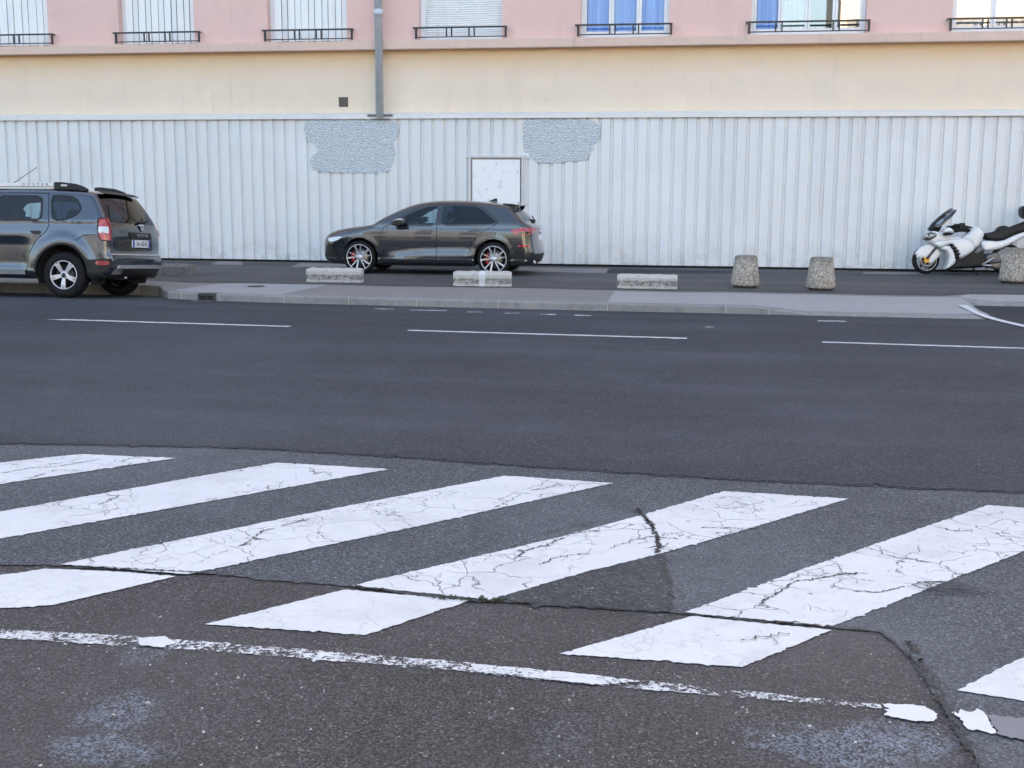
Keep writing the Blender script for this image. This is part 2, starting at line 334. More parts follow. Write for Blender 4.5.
def grid(name, m, x0, x1, f, bk, dz, nx, ny=6, par=None, skew=(0, 0), fn=zp):
    b = MB(); vs = []
    for i in range(nx+1):
        for j in range(ny+1):
            v = j/ny; xa = x0+skew[0]*(1-v); xb = x1+skew[1]*(1-v); x = xa+(xb-xa)*i/nx; y0 = f(x) if callable(f) else f; y1 = bk(x) if callable(bk) else bk
            y = y0+(y1-y0)*v; vs.append((x, y, fn(x, y)+dz))
    b.add(vs, [(i*(ny+1)+j, (i+1)*(ny+1)+j, (i+1)*(ny+1)+j+1, i*(ny+1)+j+1) for i in range(nx) for j in range(ny)])
    return b.build(name, m, par)
pav = struct(grid('pavement', m_pave, -60, 60, lambda x: ky(x)+.13, 24.6, 0, 600, 24))
# two paler re-laid lengths of pavement
fr = lambda x: ky(x)+.15
wob = lambda x: max(18.42, ky(x)+.85)+.05*sin(x*1.7)+.03*sin(x*4.1)
grid('pavement_patch', m_pave2, -7.75, -5.95, fr, lambda x: wob(x)-.1, .004, 40, 6, pav, (-.2, -.1))
grid('pavement_patch', m_pave2, -1.32, by[0]-.05, lambda x: min(fr(x), 16.3), lambda x: wob(x)-.35, .008, 80, 6, pav, (.05, -.0))
grid('pavement_patch', m_pave2, by[0]-.04, 12, lambda x: max(fr(x), by[1]+.2), lambda x: wob(x)-.12, .008, 40, 8, pav)
park = struct(grid('parking_court', m_park, -40, 40, wob, 24.25, .004, 200, 4))
flat = lambda x, y: PZ
def wpatch(pxs, m, z, nm='court_patch'):
    b = MB(); b.sheet(roughen([at(x, y, z)[:2] for x, y in pxs], .06, .012), z); b.build(nm, m, park, fix=False, tri=True)
for q in ([(219, 261), (241, 261.5), (243, 265), (211, 264.4)], [(300, 263), (350, 264), (352, 266.8), (290, 267)], [(520, 267.2), (609, 268.6), (606, 273.2), (515, 271.5)], [(865, 272), (925, 272.5), (925, 274.3), (862, 273.8)]): wpatch(q, m_pave, PZ+.008)
wpatch([(609, 269), (760, 271), (760, 272.6), (606, 273)], m_bay, PZ+.008)
# marked bay cut into the pavement on the right
bay = MB(); bp = [tuple(at(x, y, .004)[:2]) for x, y in ((969, 306.4), (982, 314.6), (1000, 319), (1024, 325))]+[(9, at(1024, 325)[1]-.1), (60, 15.6), (60, by[1]+.12), (9, by[1]+.04)]
bay.sheet(bp, .004); bay.build('parking_bay', m_bay, road, fix=False, tri=True)
bl = [(957.7, 305), (967, 305), (980, 313), (992, 316.8), (1005, 320.4), (1024, 324.7), (1100, 336), (1100, 339.5), (1024, 327), (1005, 322.7), (990, 319), (976.5, 314.2)]
bl3 = []
def zs(x, y): return zp(x, y)+.010 if y > ky(x)+.1 else zt(x)+.008 if y > ky(x)-.02 else .004
for x, y in roughen(bl, 6, .05):                         # painted over pavement, kerb and roadway alike
    d = ray(x, y)/F; t = 12.
    while t < 30 and CH+d[2]*t > zs(d[0]*t, d[1]*t)+.008: t += .02
    bl3.append((d[0]*t, d[1]*t, CH+d[2]*t))
b_ = MB(); b_.add(bl3, [tuple(range(len(bl3)))]); b_.build('bay_line', m_paint2, road, fix=False, tri=True)
# ================================================================== FENCE AND APARTMENT BUILDING
def stucco(name, lo, hi, drip, under=None):
    t = NT(name); X, Y, Z = t.xyz()
    c = t.mix(t.noise(.55, 6, .6), lo, hi)
    c = t.mix(t.mr(t.noise(1., 5, .65, t.scaled((2.2, 2.2, .5))), .5, .78, 0, .3), c, drip)
    c = t.mix(t.mr(t.noise(1.6, 6, .75), .60, .78, 0, .3), c, tuple(v*.62 for v in drip))
    crk = t.mr(t.vor(.55, 'DISTANCE_TO_EDGE', t.n('ShaderNodeVectorMath', {0: t.co, 1: t.n('ShaderNodeTexNoise', {'Vector': t.co, 'Scale': 1.4, 'Detail': 5.}).outputs['Color']}, operation='ADD').outputs[0]), 0, .006, 1, 0)
    c = t.mix(t.math('MULTIPLY', crk, t.mr(t.noise(.4, 2), .55, .65, 0, .2)), c, tuple(v*.6 for v in drip))
    c = t.mix(t.mr(t.noise(1., 4, .6, t.scaled((6., 6., .35))), .60, .78, 0, .28), c, tuple(v*.7 for v in drip))
    c = t.mix(t.mr(t.noise(.9, 2, .3, t.scaled((1, 1, 1.6))), .64, .66, 0, .16), c, tuple(min(1, v*1.12) for v in hi))
    if under:                                            # warm bounced light under the ledge painted into the wall colour, fading downward
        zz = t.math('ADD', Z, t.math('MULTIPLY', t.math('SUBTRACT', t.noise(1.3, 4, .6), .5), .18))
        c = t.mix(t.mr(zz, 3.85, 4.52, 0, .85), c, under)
    t.p(Base_Color=c, Roughness=.92); t.bump(t.noise(85, 5, .7), .35, .006); return t.m
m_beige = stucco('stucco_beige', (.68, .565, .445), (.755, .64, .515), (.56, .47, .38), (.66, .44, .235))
m_pink = stucco('stucco_pink', (.65, .44, .40), (.72, .50, .455), (.55, .39, .36))
m_ledge = stucco('stucco_ledge', (.60, .445, .37), (.67, .505, .43), (.36, .27, .25))
m_white = plain('white_frame', (.74, .75, .77), .4, var=.05); m_iron = plain('black_iron', (.014, .013, .016), .45)
m_zinc = plain('zinc_pipe', (.50, .54, .59), .5, .1, var=.25, scale=5)
m_flash = plain('zinc_flashing', (.64, .625, .60), .6, .1, var=.15, scale=3)
def slat_mat():
    t = NT('shutter_pvc'); c = t.mix(t.noise(3, 5, .65), (.72, .73, .74), (.80, .81, .81)); c = t.mix(t.mr(t.noise(1, 4, .6, t.scaled((5, 5, .7))), .55, .8, 0, .4), c, (.42, .43, .44))
    t.p(Base_Color=c, Roughness=.5); return t.m
m_slat = slat_mat()
def glass_mat(name, tint=(.9, .95, 1), rough=.02, refl=.14, alpha=.85):
    t = NT(name); gl = t.n('ShaderNodeBsdfGlossy', {'Roughness': rough, 'Color': (.9, .93, .97)}); tr = t.n('ShaderNodeBsdfTransparent', {'Color': tint})
    fr = t.n('ShaderNodeFresnel', {'IOR': 1.5}); f = t.math('ADD', t.math('MULTIPLY', fr.outputs[0], 1-refl), refl); ms = t.n('ShaderNodeMixShader', {0: f}); t.l(tr.outputs[0], ms.inputs[1]); t.l(gl.outputs[0], ms.inputs[2]); t.l(ms.outputs[0], t.out.inputs[0]); return t.m
m_glass = glass_mat('window_glass', (.93, .96, 1), .01, .0); m_glassm = glass_mat('window_glass_mirroring', (.75, .8, .85), .01, .16)
def cloth(name, a, b, sc_):
    t = NT(name); w = t.noise(1, 4, .5, t.scaled((sc_, 1, .25))); t.p(Base_Color=t.mix(t.mr(w, .3, .7), a, b), Roughness=.9); return t.m
m_curt = cloth('curtain_blue', (.10, .28, .74), (.28, .50, .88), 9); m_curtw = cloth('curtain_white', (.6, .6, .58), (.78, .78, .75), 14)
m_room = plain('room_dark', (.07, .065, .06), .9)

XL, XR = -34., 22.; FT = 3.02+.0                          # fence ends
ft = float(atY(512, 118, WY)[2]); lb = float(atY(512, 47.8, WY)[2]); lt = float(atY(512, 38.6, WY)[2])
BY = WY+.16                                              # wall plane behind the fence
bld = empty('apartment_building', (-4, BY+5, 0)); tag(bld, 'pink and beige rendered apartment building with shuttered windows above a white fence', 'building')
def bpart(mb, name, m, par=bld, **kw):
    o = mb.build(name, m, par, **kw); o.matrix_parent_inverse = Matrix.Translation(-Vector(bld.location)) if par is bld else Matrix(); return o
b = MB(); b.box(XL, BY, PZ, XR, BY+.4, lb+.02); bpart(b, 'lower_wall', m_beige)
b = MB(); b.box(XL, WY-.02, lb, XR, BY+.3, lt); bpart(b, 'ledge', m_ledge, bevel=.012)
H = 20.
wins = []                                                # x0, x1 of each opening in the photo, kind
for kind, a, r, gl in (('shutter', -38, 48, (-45, 53)), ('shutter', 118.5, 194, (113, 200)), ('shutter', 267.5, 347, (262, 353)), ('roller', 419, 502, (413, 507)), ('curtain', 580.5, 669, (575, 672.5)), ('wide', 751, 866, (745.5, 870)), ('open', 952, 1038, (946.5, 1046))):
    y = 25
    wins.append((kind, float(atY(a, y, BY)[0]), float(atY(r, y, BY)[0]), float(atY(gl[0], 30, BY-.1)[0]), float(atY(gl[1], 30, BY-.1)[0])))
WH = 1.55; wb = lt+.015; wt_ = wb+WH
b = MB(); xs = [XL]+[v for w in wins for v in (w[1], w[2])]+[XR]
for i in range(0, len(xs), 2): b.box(xs[i], BY, lt, xs[i+1], BY+.4, wt_)
for w in wins: b.box(w[1], BY, lt-.002, w[2], BY+.4, wb)
b.box(XL, BY, wt_, XR, BY+.4, H); b.box(XL, BY+.4, PZ, XL+.4, BY+11, H); b.box(XR-.4, BY+.4, PZ, XR, BY+11, H); b.box(XL, BY+10.6, PZ, XR, BY+11, H)
bpart(b, 'upper_wall', m_pink)
b = MB(); b.box(XL-.3, BY-.4, H, XR+.3, BY+11.3, H+.35); bpart(b, 'roof', m_ledge)
b = MB(); b.box(XL+.5, BY+.9, lt-.3, XR-.5, BY+1.0, wt_+.3); b.box(XL+.5, BY+.4, lt-.3, XR-.5, BY+.9, lt-.25); bpart(b, 'room_wall', m_room)
for i, (kind, x0, x1, g0, g1) in enumerate(wins):
    W = x1-x0; y1 = BY+.19                               # frames sit back in the reveal
    fr_ = MB(); t_ = .055
    if kind == 'shutter':
        fr_.box(x0, y1-.005, wb, x0+.10, y1+.04, wt_); fr_.box(x0+.1, y1, wb, x1, y1+.04, wb+.03)
        f = bpart(fr_, 'window', m_white); f['label'] = 'window closed by folding white louvre shutters'
        s = MB(); nsl = 11; x = x0+.10; ww = (x1-x0-.11)/nsl
        for k in range(nsl):
            d = .03*(1 if k % 2 else -.3)+RNG.normal()*.004; za = wb+.03+RNG.random()*.01
            s.add([(x+.004, y1-.03+d, za), (x+ww-.004, y1-.03-d, za), (x+ww-.004, y1-d, za), (x+.004, y1+d, za), (x+.004, y1-.03+d, wt_), (x+ww-.004, y1-.03-d, wt_), (x+ww-.004, y1-d, wt_), (x+.004, y1+d, wt_)], [(0, 1, 5, 4), (1, 2, 6, 5), (2, 3, 7, 6), (3, 0, 4, 7), (0, 3, 2, 1), (4, 5, 6, 7)]); x += ww
        s.build('shutter', m_slat, f, bevel=.003)
    elif kind == 'roller':
        fr_.box(x0, y1-.06, wb, x0+.09, y1+.04, wt_); fr_.box(x1-.03, y1-.06, wb, x1, y1+.04, wt_); fr_.box(x0+.09, y1-.05, wb, x1-.03, y1+.04, wb+.03)
        f = bpart(fr_, 'window', m_white, bevel=.004); f['label'] = 'window with its horizontal roller shutter pulled down'
        s = MB(); z = wb+.03; prof = []
        while z < wt_: prof += [(y1+.0, z), (y1-.018, z+.008), (y1-.022, z+.022), (y1-.018, z+.036), (y1+.0, z+.043)]; z += .045
        k = len(prof); s.add([(x0+.09, y, z) for y, z in prof]+[(x1-.03, y, z) for y, z in prof], [(j, k+j, k+j+1, j+1) for j in range(k-1)])
        s.build('roller_shutter', m_slat, f)
    else:
        ncl = {'curtain': 3, 'wide': 4, 'open': 2}[kind]
        L0 = x0; fr_.box(L0, y1-.04, wb, L0+t_, y1+.05, wt_); fr_.box(x1-t_, y1-.04, wb, x1, y1+.05, wt_); fr_.box(L0+t_, y1-.04, wb, x1-t_, y1+.05, wb+.07)
        pw = (x1-L0-2*t_)/ncl
        f = bpart(fr_, 'window', m_white, bevel=.005)
        f['label'] = {'curtain': 'three-light white window with bright blue curtains', 'wide': 'wide four-light white window with one blue curtain', 'open': 'window at the right edge reflecting sunlit facades'}[kind]
        for k in range(ncl):
            a = L0+t_+k*pw; c = a+pw
            sa = MB(); e = .05
            sa.box(a+.003, y1-.025, wb+.072, a+e, y1+.03, wt_); sa.box(c-e, y1-.025, wb+.072, c-.003, y1+.03, wt_); sa.box(a+e, y1-.025, wb+.072, c-e, y1+.03, wb+.135)
            so = sa.build('sash', m_white, f, bevel=.004)
            gq = MB(); gq.box(a+e, y1, wb+.135, c-e, y1+.006, wt_); gq.build('pane', m_glassm if kind in ('open',) or (kind == 'wide' and k > 0) else m_glass, f)
            cu = MB(); nn = 28; cc = kind == 'curtain' or (kind == 'wide' and k == 0)
            pts = [(a+e*.3+(c-a-e*.6)*j/nn, y1+.10+.025*sin(j*1.25+k)+.012*sin(j*2.9)) for j in range(nn+1)]
            if cc or kind == 'wide' and k == 1 or kind == 'open':
                cu.add([(x, y, wb+.05) for x, y in pts]+[(x, y, wt_+.1) for x, y in pts], [(j, j+1, nn+2+j, nn+1+j) for j in range(nn)], True)
                cu.build('curtain', m_curt if cc else m_curtw, f)
    gr = MB(); yg = BY-.11; zt0, zb0 = wb+.215, wb+.035
    gr.box(g0, yg-.018, zt0, g1, yg+.018, zt0+.032); gr.box(g0+.06, yg-.011, zb0, g1-.02, yg+.011, zb0+.02)
    gr.box(g0+.045, yg-.015, wb+.01, g0+.09, yg+.015, zt0); gr.box(g1-.045, yg-.015, wb+.02, g1-.005, yg+.015, zt0)
    q = .36 if kind != 'wide' else .29
    for fx in ((q, q+.055, 1-q-.04, 1-q+.015) if kind != 'wide' else (.245, .295, .705, .755)): x = g0+(g1-g0)*fx; gr.box(x-.014, yg-.012, zb0+.02, x+.014, yg+.012, zt0)
    for x in (g0+.01, g1-.035): gr.box(x, yg+.018, zt0+.004, x+.024, BY+.02, zt0+.026)
    bpart(gr, 'window_guard', m_iron)
# downpipe through the ledge
px = float(atY(381, 60, BY-.08)[0]); yp = WY-.075
d = MB(); d.tube([(px, yp, ft+.03), (px, yp, H)], .082, 16)
pz = float(atY(381, 13, yp)[2]); d.lathe([(.083, pz-.05), (.1, pz-.045), (.1, pz+.045), (.083, pz+.05)], 20, c=(px, yp, 0))
d.lathe([(.083, lt+.55), (.094, lt+.56), (.094, lt+.6), (.083, lt+.61)], 20, c=(px, yp, 0))
bpart(d, 'downpipe', m_zinc)
vx, _, vz = atY(343.5, 102, BY); v = MB(); 
for k in range(5): v.box(vx-.088+k*.038, BY-.012, vz-.085, vx-.068+k*.038, BY-.002, vz+.085)
v.box(vx-.1, BY-.006, vz-.1, vx+.1, BY-.001, vz+.1); bpart(v, 'vent_grille', plain('vent_dark', (.10, .085, .075), .7))
# flashing over the fence
f_ = MB(); f_.prism([(0, 0)]*0 or [(0, 0), (0, 0), (0, 0)], 0, 0) if False else None
fl = MB(); 
prof = [(BY-.003, ft+.13), (BY-.05, ft+.125), (WY-.05, ft+.075), (WY-.055, ft-.005), (WY-.045, ft-.005), (WY-.04, ft+.06), (BY-.04, ft+.1), (BY-.003, ft+.1)]
k = len(prof); fl.add([(XL, y, z) for y, z in prof]+[(XR, y, z) for y, z in prof], [(j, (j+1) % k, k+(j+1) % k, k+j) for j in range(k)]+[tuple(range(k)), tuple(range(2*k-1, k-1, -1))])

fence = empty('fence', (-4, WY, PZ)); tag(fence, 'long white ribbed metal sheet fence along the foot of the apartment building', 'fence')
def fpart(mb, name, m, **kw):
    o = mb.build(name, m, fence, **kw); o.matrix_parent_inverse = Matrix.Translation(-Vector(fence.location)); return o
def fence_mat():
    t = NT('fence_sheet'); X, Y, Z = t.xyz()
    c = t.mix(t.noise(.5, 5, .6), (.62, .62, .625), (.70, .70, .70))
    pan = t.n('ShaderNodeTexWhiteNoise', {'W': t.math('FLOOR', t.math('DIVIDE', X, 1.04))}, noise_dimensions='1D').outputs[0]
    c = t.mix(t.math('MULTIPLY', pan, .22), c, (.49, .50, .52))
    c = t.mix(t.mr(t.noise(1, 5, .7, t.scaled((3.5, 1, .45))), .55, .8, 0, .28), c, (.42, .43, .44))
    c = t.mix(t.math('MULTIPLY', t.mr(Z, .1, .8, 1, 0), t.mr(t.noise(3.5, 5, .7), .42, .72, 0, .65)), c, (.33, .33, .33))
    scf = t.mr(t.noise(6.5, 6, .8), .68, .74, 0, .5); c = t.mix(t.math('MULTIPLY', scf, t.mr(t.noise(.35, 2), .5, .62)), c, (.36, .35, .36))
    rl = t.noise(.42, 3, .5, t.scaled((1, 1, 1.3))); c = t.mix(t.mr(rl, .55, .62, 0, .28), c, (.72, .74, .77))
    dr2 = t.mr(t.noise(1., 5, .7, t.scaled((9, 1, .5))), .58, .74, 0, .34); c = t.mix(dr2, c, (.40, .39, .385)); rust = t.math('MULTIPLY', t.mr(t.noise(26, 4, .7), .70, .74), t.mr(t.noise(.9, 2), .52, .6)); c = t.mix(t.math('MULTIPLY', rust, .7), c, (.25, .13, .07))
    t.p(Base_Color=c, Roughness=.48, Metallic=.0); t.bump(t.noise(2.2, 3, .5), .12, .03); return t.m
m_fence = fence_mat()
dx0, dx1 = float(atY(470.5, 165, WY)[0]), float(atY(522, 165, WY)[0]); dzt = float(atY(497, 158, WY)[2])
pitch = .2455
def ribs(mb, x0, x1, z0, z1):
    prof = []; k0 = math.floor((x0-XL)/pitch); x = XL+k0*pitch
    while x < x1+pitch:
        w = .006*sin(x*1.3)+.004*sin(x*.41)
        prof += [(x, WY+.000+w), (x+.165, WY-.002+w), (x+.177, WY+.032+w), (x+.228, WY+.034+w), (x+.240, WY+.000+w)]; x += pitch
    pp = [p for p in prof if x0 <= p[0] <= x1]
    pp = [(x0, WY+.01)]+pp+[(x1, WY+.01)]; k = len(pp)
    mb.add([(x, y, z0) for x, y in pp]+[(x, y, z1) for x, y in pp], [(j, j+1, k+j+1, k+j) for j in range(k-1)])
m_ = MB(); gap = .05
ribs(m_, XL, dx0-.02, PZ+gap, ft+.03); ribs(m_, dx1+.02, XR, PZ+gap, ft+.03); ribs(m_, dx0-.02, dx1+.02, dzt+.05, ft+.03)
k0 = 0; x = XL
while x < XR:
    if k0 % 2 == 0 and -17 < x < 9:
        for z in (PZ+.33, PZ+1.62, ft-.28):
            if not (dx0-.1 < x+.2 < dx1 and z < dzt): m_.lathe([(0, -.006), (.013, -.006), (.013, 0.004)], 8, axis='y', c=(x+.203, WY+.022, z+RNG.normal()*.01))
    x += pitch; k0 += 1
fpart(m_, 'corrugated_sheet', m_fence, fix=False)
b = MB(); b.box(XL, WY+.05, PZ-.02, XR, WY+.09, PZ+.3); fpart(b, 'base_gap_shade', plain('dark_gap', (.012, .012, .013), .9))  # black strip standing in for the shade beneath the raised sheets
fo = fpart(fl, 'flashing', m_flash)
b = MB()                                                 # pipe collar on the flashing
b.box(px-.27, WY-.062, ft+.035, px+.27, BY-.06, ft+.085); b.box(px-.2, WY-.061, ft-.02, px+.22, WY-.056, ft+.0); fpart(b, 'pipe_collar', plain('lead_collar', (.15, .145, .145), .7, .2))
dr = MB(); e = .025
dr.box(dx0+e+.012, WY+.0, PZ+.06, dx1-e-.012, WY+.03, dzt-.03)
def door_mat():
    t = NT('door_paint'); c = t.mix(t.noise(1.4, 5, .6), (.74, .74, .75), (.80, .80, .81))
    c = t.mix(t.mr(t.noise(9, 5, .75), .60, .66, 0, .7), c, (.40, .39, .39)); t.p(Base_Color=c, Roughness=.5); return t.m
door = fpart(dr, 'door', door_mat(), bevel=.004); door['label'] = 'plain white metal door in the ribbed fence'
frm = MB()
frm.box(dx0-.045, WY-.028, PZ+.05, dx0+.008, WY+.03, dzt+.005); frm.box(dx1-.008, WY-.028, PZ+.05, dx1+.03, WY+.03, dzt+.005); frm.box(dx0-.08, WY-.035, dzt+.005, dx1+.06, WY+.03, dzt+.06)
frm.build('door_frame', plain('door_frame_paint', (.56, .56, .57), .5, var=.1), door, bevel=.003).matrix_parent_inverse = Matrix()
sd = MB(); sd.box(dx0+.008, WY-.003, PZ+.05, dx0+.024, WY+.045, dzt-.0); sd.box(dx0+.036, WY-.002, dzt-.026, dx1-.008, WY+.045, dzt-.002)
sd.build('door_gap', plain('rusty_gap', (.36, .31, .29), .8), door)
# two streaky retouching smudges built as thin sheets, not paint on the fence
def streak_mat():
    t = NT('streaky_smudge')
    w = t.n('ShaderNodeTexWave', {'Vector': t.co, 'Scale': 7.0, 'Distortion': 13., 'Detail': 5., 'Detail Scale': 1.6, 'Detail Roughness': .6}, bands_direction='Z').outputs['Fac']
    c = t.mix(t.mr(w, .3, .7), (.30, .335, .37), (.57, .60, .63)); c = t.mix(t.mr(t.noise(42, 3, .7), .5, .7, 0, .7), c, (.62, .65, .68)); c = t.mix(t.mr(t.noise(30, 3, .7, t.scaled((1, 1, 2))), .5, .72, 0, .7), c, (.33, .37, .41))
    t.p(Base_Color=c, Roughness=.6); t.bump(w, .1, .004); return t.m
m_streak = streak_mat()
def rounded(pxs): 
    pts = [np.array(p, float) for p in pxs]
    for _ in range(2): pts = [q for i in range(len(pts)) for q in (pts[i]*.75+pts[(i+1) % len(pts)]*.25, pts[i]*.25+pts[(i+1) % len(pts)]*.75)]
    return pts
def smudge_sheet(pxs, label):
    pts = [atY(x, y, WY-.012) for x, y in rounded(pxs)]; b = MB(); b.prism(roughen([(p[0], p[2]) for p in pts], .02, .008), WY-.014, WY-.004); o = fpart(b, 'retouch_smudge', m_streak, fix=True, tri=True); o['label'] = label
smudge_sheet([(305, 121), (312, 116), (330, 114.5), (337, 119), (395, 119.5), (399, 127), (397, 140), (393, 142), (396, 152), (391, 172), (375, 173), (316, 173), (309, 163), (312, 156), (318, 152), (316, 146), (307, 140), (304, 130)], 'streaky grey-blue retouching smudge under the downpipe')
smudge_sheet([(523, 121), (532, 117.5), (560, 119.5), (592, 119.5), (601, 127), (600, 140), (592, 146), (590, 158), (580, 161), (556, 163), (540, 164), (529, 157), (523, 147)], 'streaky grey-blue retouching smudge right of the door')
q = atY(526.5, 156, WY-.02); b = MB(); b.prism([(q[0]-.05, q[2]-.045), (q[0]+.05, q[2]-.045), (q[0]+.05, q[2]+.045), (q[0]-.05, q[2]+.07)], WY-.02, WY-.0145); st_ = fpart(b, 'sticker', m_white); st_['label'] = 'small white sticker with a black mark beside the door'
b = MB(); b.tube([(q[0]-.005, WY-.021, q[2]+.025), (q[0]-.008, WY-.021, q[2]-.01), (q[0]+.003, WY-.021, q[2]-.024), (q[0]+.018, WY-.021, q[2]-.02)], .006, 6); b.build('sticker_mark', m_iron, st_)
# ================================================================== CARS: side-view outline filled with a curved skin, split into real panels
def chaikin(P, it=2):
    P = [np.array(p, float) for p in P]
    for _ in range(it):
        Q = [P[0]]
        for a, b in zip(P[:-1], P[1:]): Q += [a*.75+b*.25, a*.25+b*.75]
        Q.append(P[-1]); P = Q
    return P
def resample(P, step, closed=False):
    P = [np.array(p, float) for p in P]; out = []; n = len(P)
    for i in range(n if closed else n-1):
        a, b = P[i], P[(i+1) % n]; k = max(1, int(math.ceil(np.linalg.norm((b-a)[:2])/step)))
        out += [a+(b-a)*j/k for j in range(k)]
    if not closed: out.append(P[-1])
    return out
def inpoly(pts, poly):
    x, z = pts[:, 0], pts[:, 1]; r = np.zeros(len(pts), bool); n = len(poly)
    for i in range(n):
        x0, z0 = poly[i][0], poly[i][1]; x1, z1 = poly[(i+1) % n][0], poly[(i+1) % n][1]
        if z0 == z1: continue
        c = ((z0 > z) != (z1 > z)) & (x < (x1-x0)*(z-z0)/(z1-z0)+x0); r ^= c
    return r
def roundpoly(P, f=.25, it=2):
    P = [np.array(p, float) for p in P]
    for _ in range(it): P = [q for i in range(len(P)) for q in (P[i]*(1-f)+P[(i+1) % len(P)]*f, P[i]*f+P[(i+1) % len(P)]*(1-f))]
    return P
class Shell:
    """ top: chain (x, z, r, inset) from rear bottom over the roof to the front bottom; arches: (xc, zc, R); ybase(x, z); warp(P) """
    def __init__(s, top, arches, zb, ybase, warp, regions, cap_region, capy, step=.05):
        s.ybase, s.warp = ybase, warp
        T = resample(chaikin(top, 2), .045); s.nt = len(T)
        bot = []; x = T[-1][0]
        pts = [T[-1]]
        for (xc, zc, Rr) in arches:                      # bottom from front to rear
            h = sqrt(Rr*Rr-(zb-zc)**2); q = [np.array([xc-h, zb, .05, .05])]
            seg = resample([pts[-1], q[0]], .08); bot += [(p, 'b') for p in seg[:-1]]
            a0 = atan2(zb-zc, -h); a1 = atan2(zb-zc, h); a0 = a0 if a0 > 0 else a0+2*pi; n = 30
            for k in range(n): a = a0+(a1-a0)*k/n; bot.append((np.array([xc+Rr*cos(a), zc+Rr*sin(a), .05, .0]), 'a'))
            pts.append(np.array([xc+h, zb, .05, .05]))
        seg = resample([pts[-1], T[0]], .08); bot += [(p, 'b') for p in seg[:-1]]
        s.B = [p for p in T]+[p for p, _ in bot[1:]]; s.kind = ['t']*len(T)+[k for _, k in bot[1:]]
        s.loop = np.array([p[:2] for p in s.B]); nb = len(s.B)
        mask = np.array([k != 'a' for k in s.kind]); s.bp = np.array([[p[0], p[1], p[2], p[3]] for p, k in zip(s.B, s.kind) if k != 'a'])
        # points: outline, inner offset rows, region outlines, grid
        P = [tuple(p) for p in s.loop]; E_ = [(i, (i+1) % nb) for i in range(nb)]
        s.regs = []
        for rg in regions:
            q = resample(rg['poly'], .045, True); ok = [np.array(v[:2]) for v in q]
            k = len(P); P += [tuple(v) for v in ok]; E_ += [(k+i, k+(i+1) % len(ok)) for i in range(len(ok))]
            s.regs.append(dict(rg, pts=ok))
        cons = np.array(P)
        def free(q, d): return np.min(np.hypot(cons[:, 0]-q[0], cons[:, 1]-q[1])) > d
        extra = []
        for i, (p, k) in enumerate(zip(s.B, s.kind)):
            if k == 'a': continue
            t = s.loop[(i+1) % nb]-s.loop[i-1]; t = t/max(1e-6, np.linalg.norm(t)); nrm = np.array([-t[1], t[0]])
            if not inpoly(np.array([s.loop[i]+nrm*.004]), s.loop)[0]: nrm = -nrm
            for f in (.04, .13, .28, .5, .75, 1.0):
                q = s.loop[i]+nrm*f*p[2]
                if inpoly(np.array([q]), s.loop)[0] and abs(s.tmin(q[None])[0][0]-f) < .05+.1*f: extra.append(q)
        extra = [q for q in extra if free(q, .006)]
        x0, z0 = s.loop.min(0); x1, z1 = s.loop.max(0); ex = np.array(extra)
        for gx in np.arange(x0+step/2, x1, step):
            for gz in np.arange(z0+step/2, z1, step*.7):
                q = np.array([gx, gz])
                if inpoly(q[None], s.loop)[0] and free(q, .018) and np.min(np.hypot(ex[:, 0]-gx, ex[:, 1]-gz)) > .02: extra.append(q)
        P += [tuple(q) for q in extra]
        r = delaunay_2d_cdt([Vector(p) for p in P], E_, [], 0, 1e-5)
        V = np.array([tuple(v) for v in r[0]]); Fc = np.array([f for f in r[2] if len(f) == 3]); cen = V[Fc].mean(1); keep = inpoly(cen, s.loop); Fc = Fc[keep]; cen = cen[keep]
        y = s.y(V); n = len(V)
        vid = {}                                          # outline index -> vertex
        for i, orig in enumerate(r[3]):
            for o in orig:
                if o < nb: vid[o] = i
        verts = [s.warp(np.c_[V[:, 0], -y, V[:, 1]]), s.warp(np.c_[V[:, 0], y, V[:, 1]])]
        a = V[Fc]; area = (a[:, 1, 0]-a[:, 0, 0])*(a[:, 2, 1]-a[:, 0, 1])-(a[:, 1, 1]-a[:, 0, 1])*(a[:, 2, 0]-a[:, 0, 0])
        Fc[area < 0] = Fc[area < 0][:, ::-1]
        faces = [list(f) for f in Fc]+[list(f[::-1]+n) for f in Fc]
        lab = np.full(len(Fc), -1)
        for j, rg in enumerate(s.regs): lab[inpoly(cen, rg['pts'])] = j
        own = [('side', int(l), -1) for l in lab]+[('side', int(l), 1) for l in lab]
        # cap strip across the car
        nc = len(capy); allv = [verts[0], verts[1]]; base = 2*n; rows = []
        for i in range(nb):
            v = vid[i]; yy = y[v]; row = [v]; pts_ = []
            for c in capy: pts_.append((V[v, 0], -yy+2*yy*c, V[v, 1])); row.append(base+len(pts_)-1)
            row.append(n+v); base += nc; rows.append(row); allv.append(s.warp(np.array(pts_)))
        for i in range(nb):
            i2 = (i+1) % nb
            if s.kind[i] == 'a' or s.kind[i2] == 'a' and s.kind[i] == 'a': continue
            if s.kind[i] == 'a' or (s.kind[i] == 'b' and s.kind[i2] == 'a'): continue
            for j in range(nc+1):
                f = [rows[i][j], rows[i][j+1], rows[i2][j+1], rows[i2][j]]
                c0 = 0 if j == 0 else capy[j-1]; c1 = 1 if j == nc else capy[j]
                faces.append(f); own.append(('cap', cap_region(*((s.loop[i]+s.loop[i2])/2), (c0+c1)/2, s.kind[i]), 0, i))
        s.V = np.concatenate(allv); s.F = faces; s.own = own
        # cap winding: outward
        xs_, zs_ = s.loop[:, 0], s.loop[:, 1]; ccw = np.sign((xs_*np.roll(zs_, -1)-np.roll(xs_, -1)*zs_).sum())
        N = np.zeros_like(s.V)
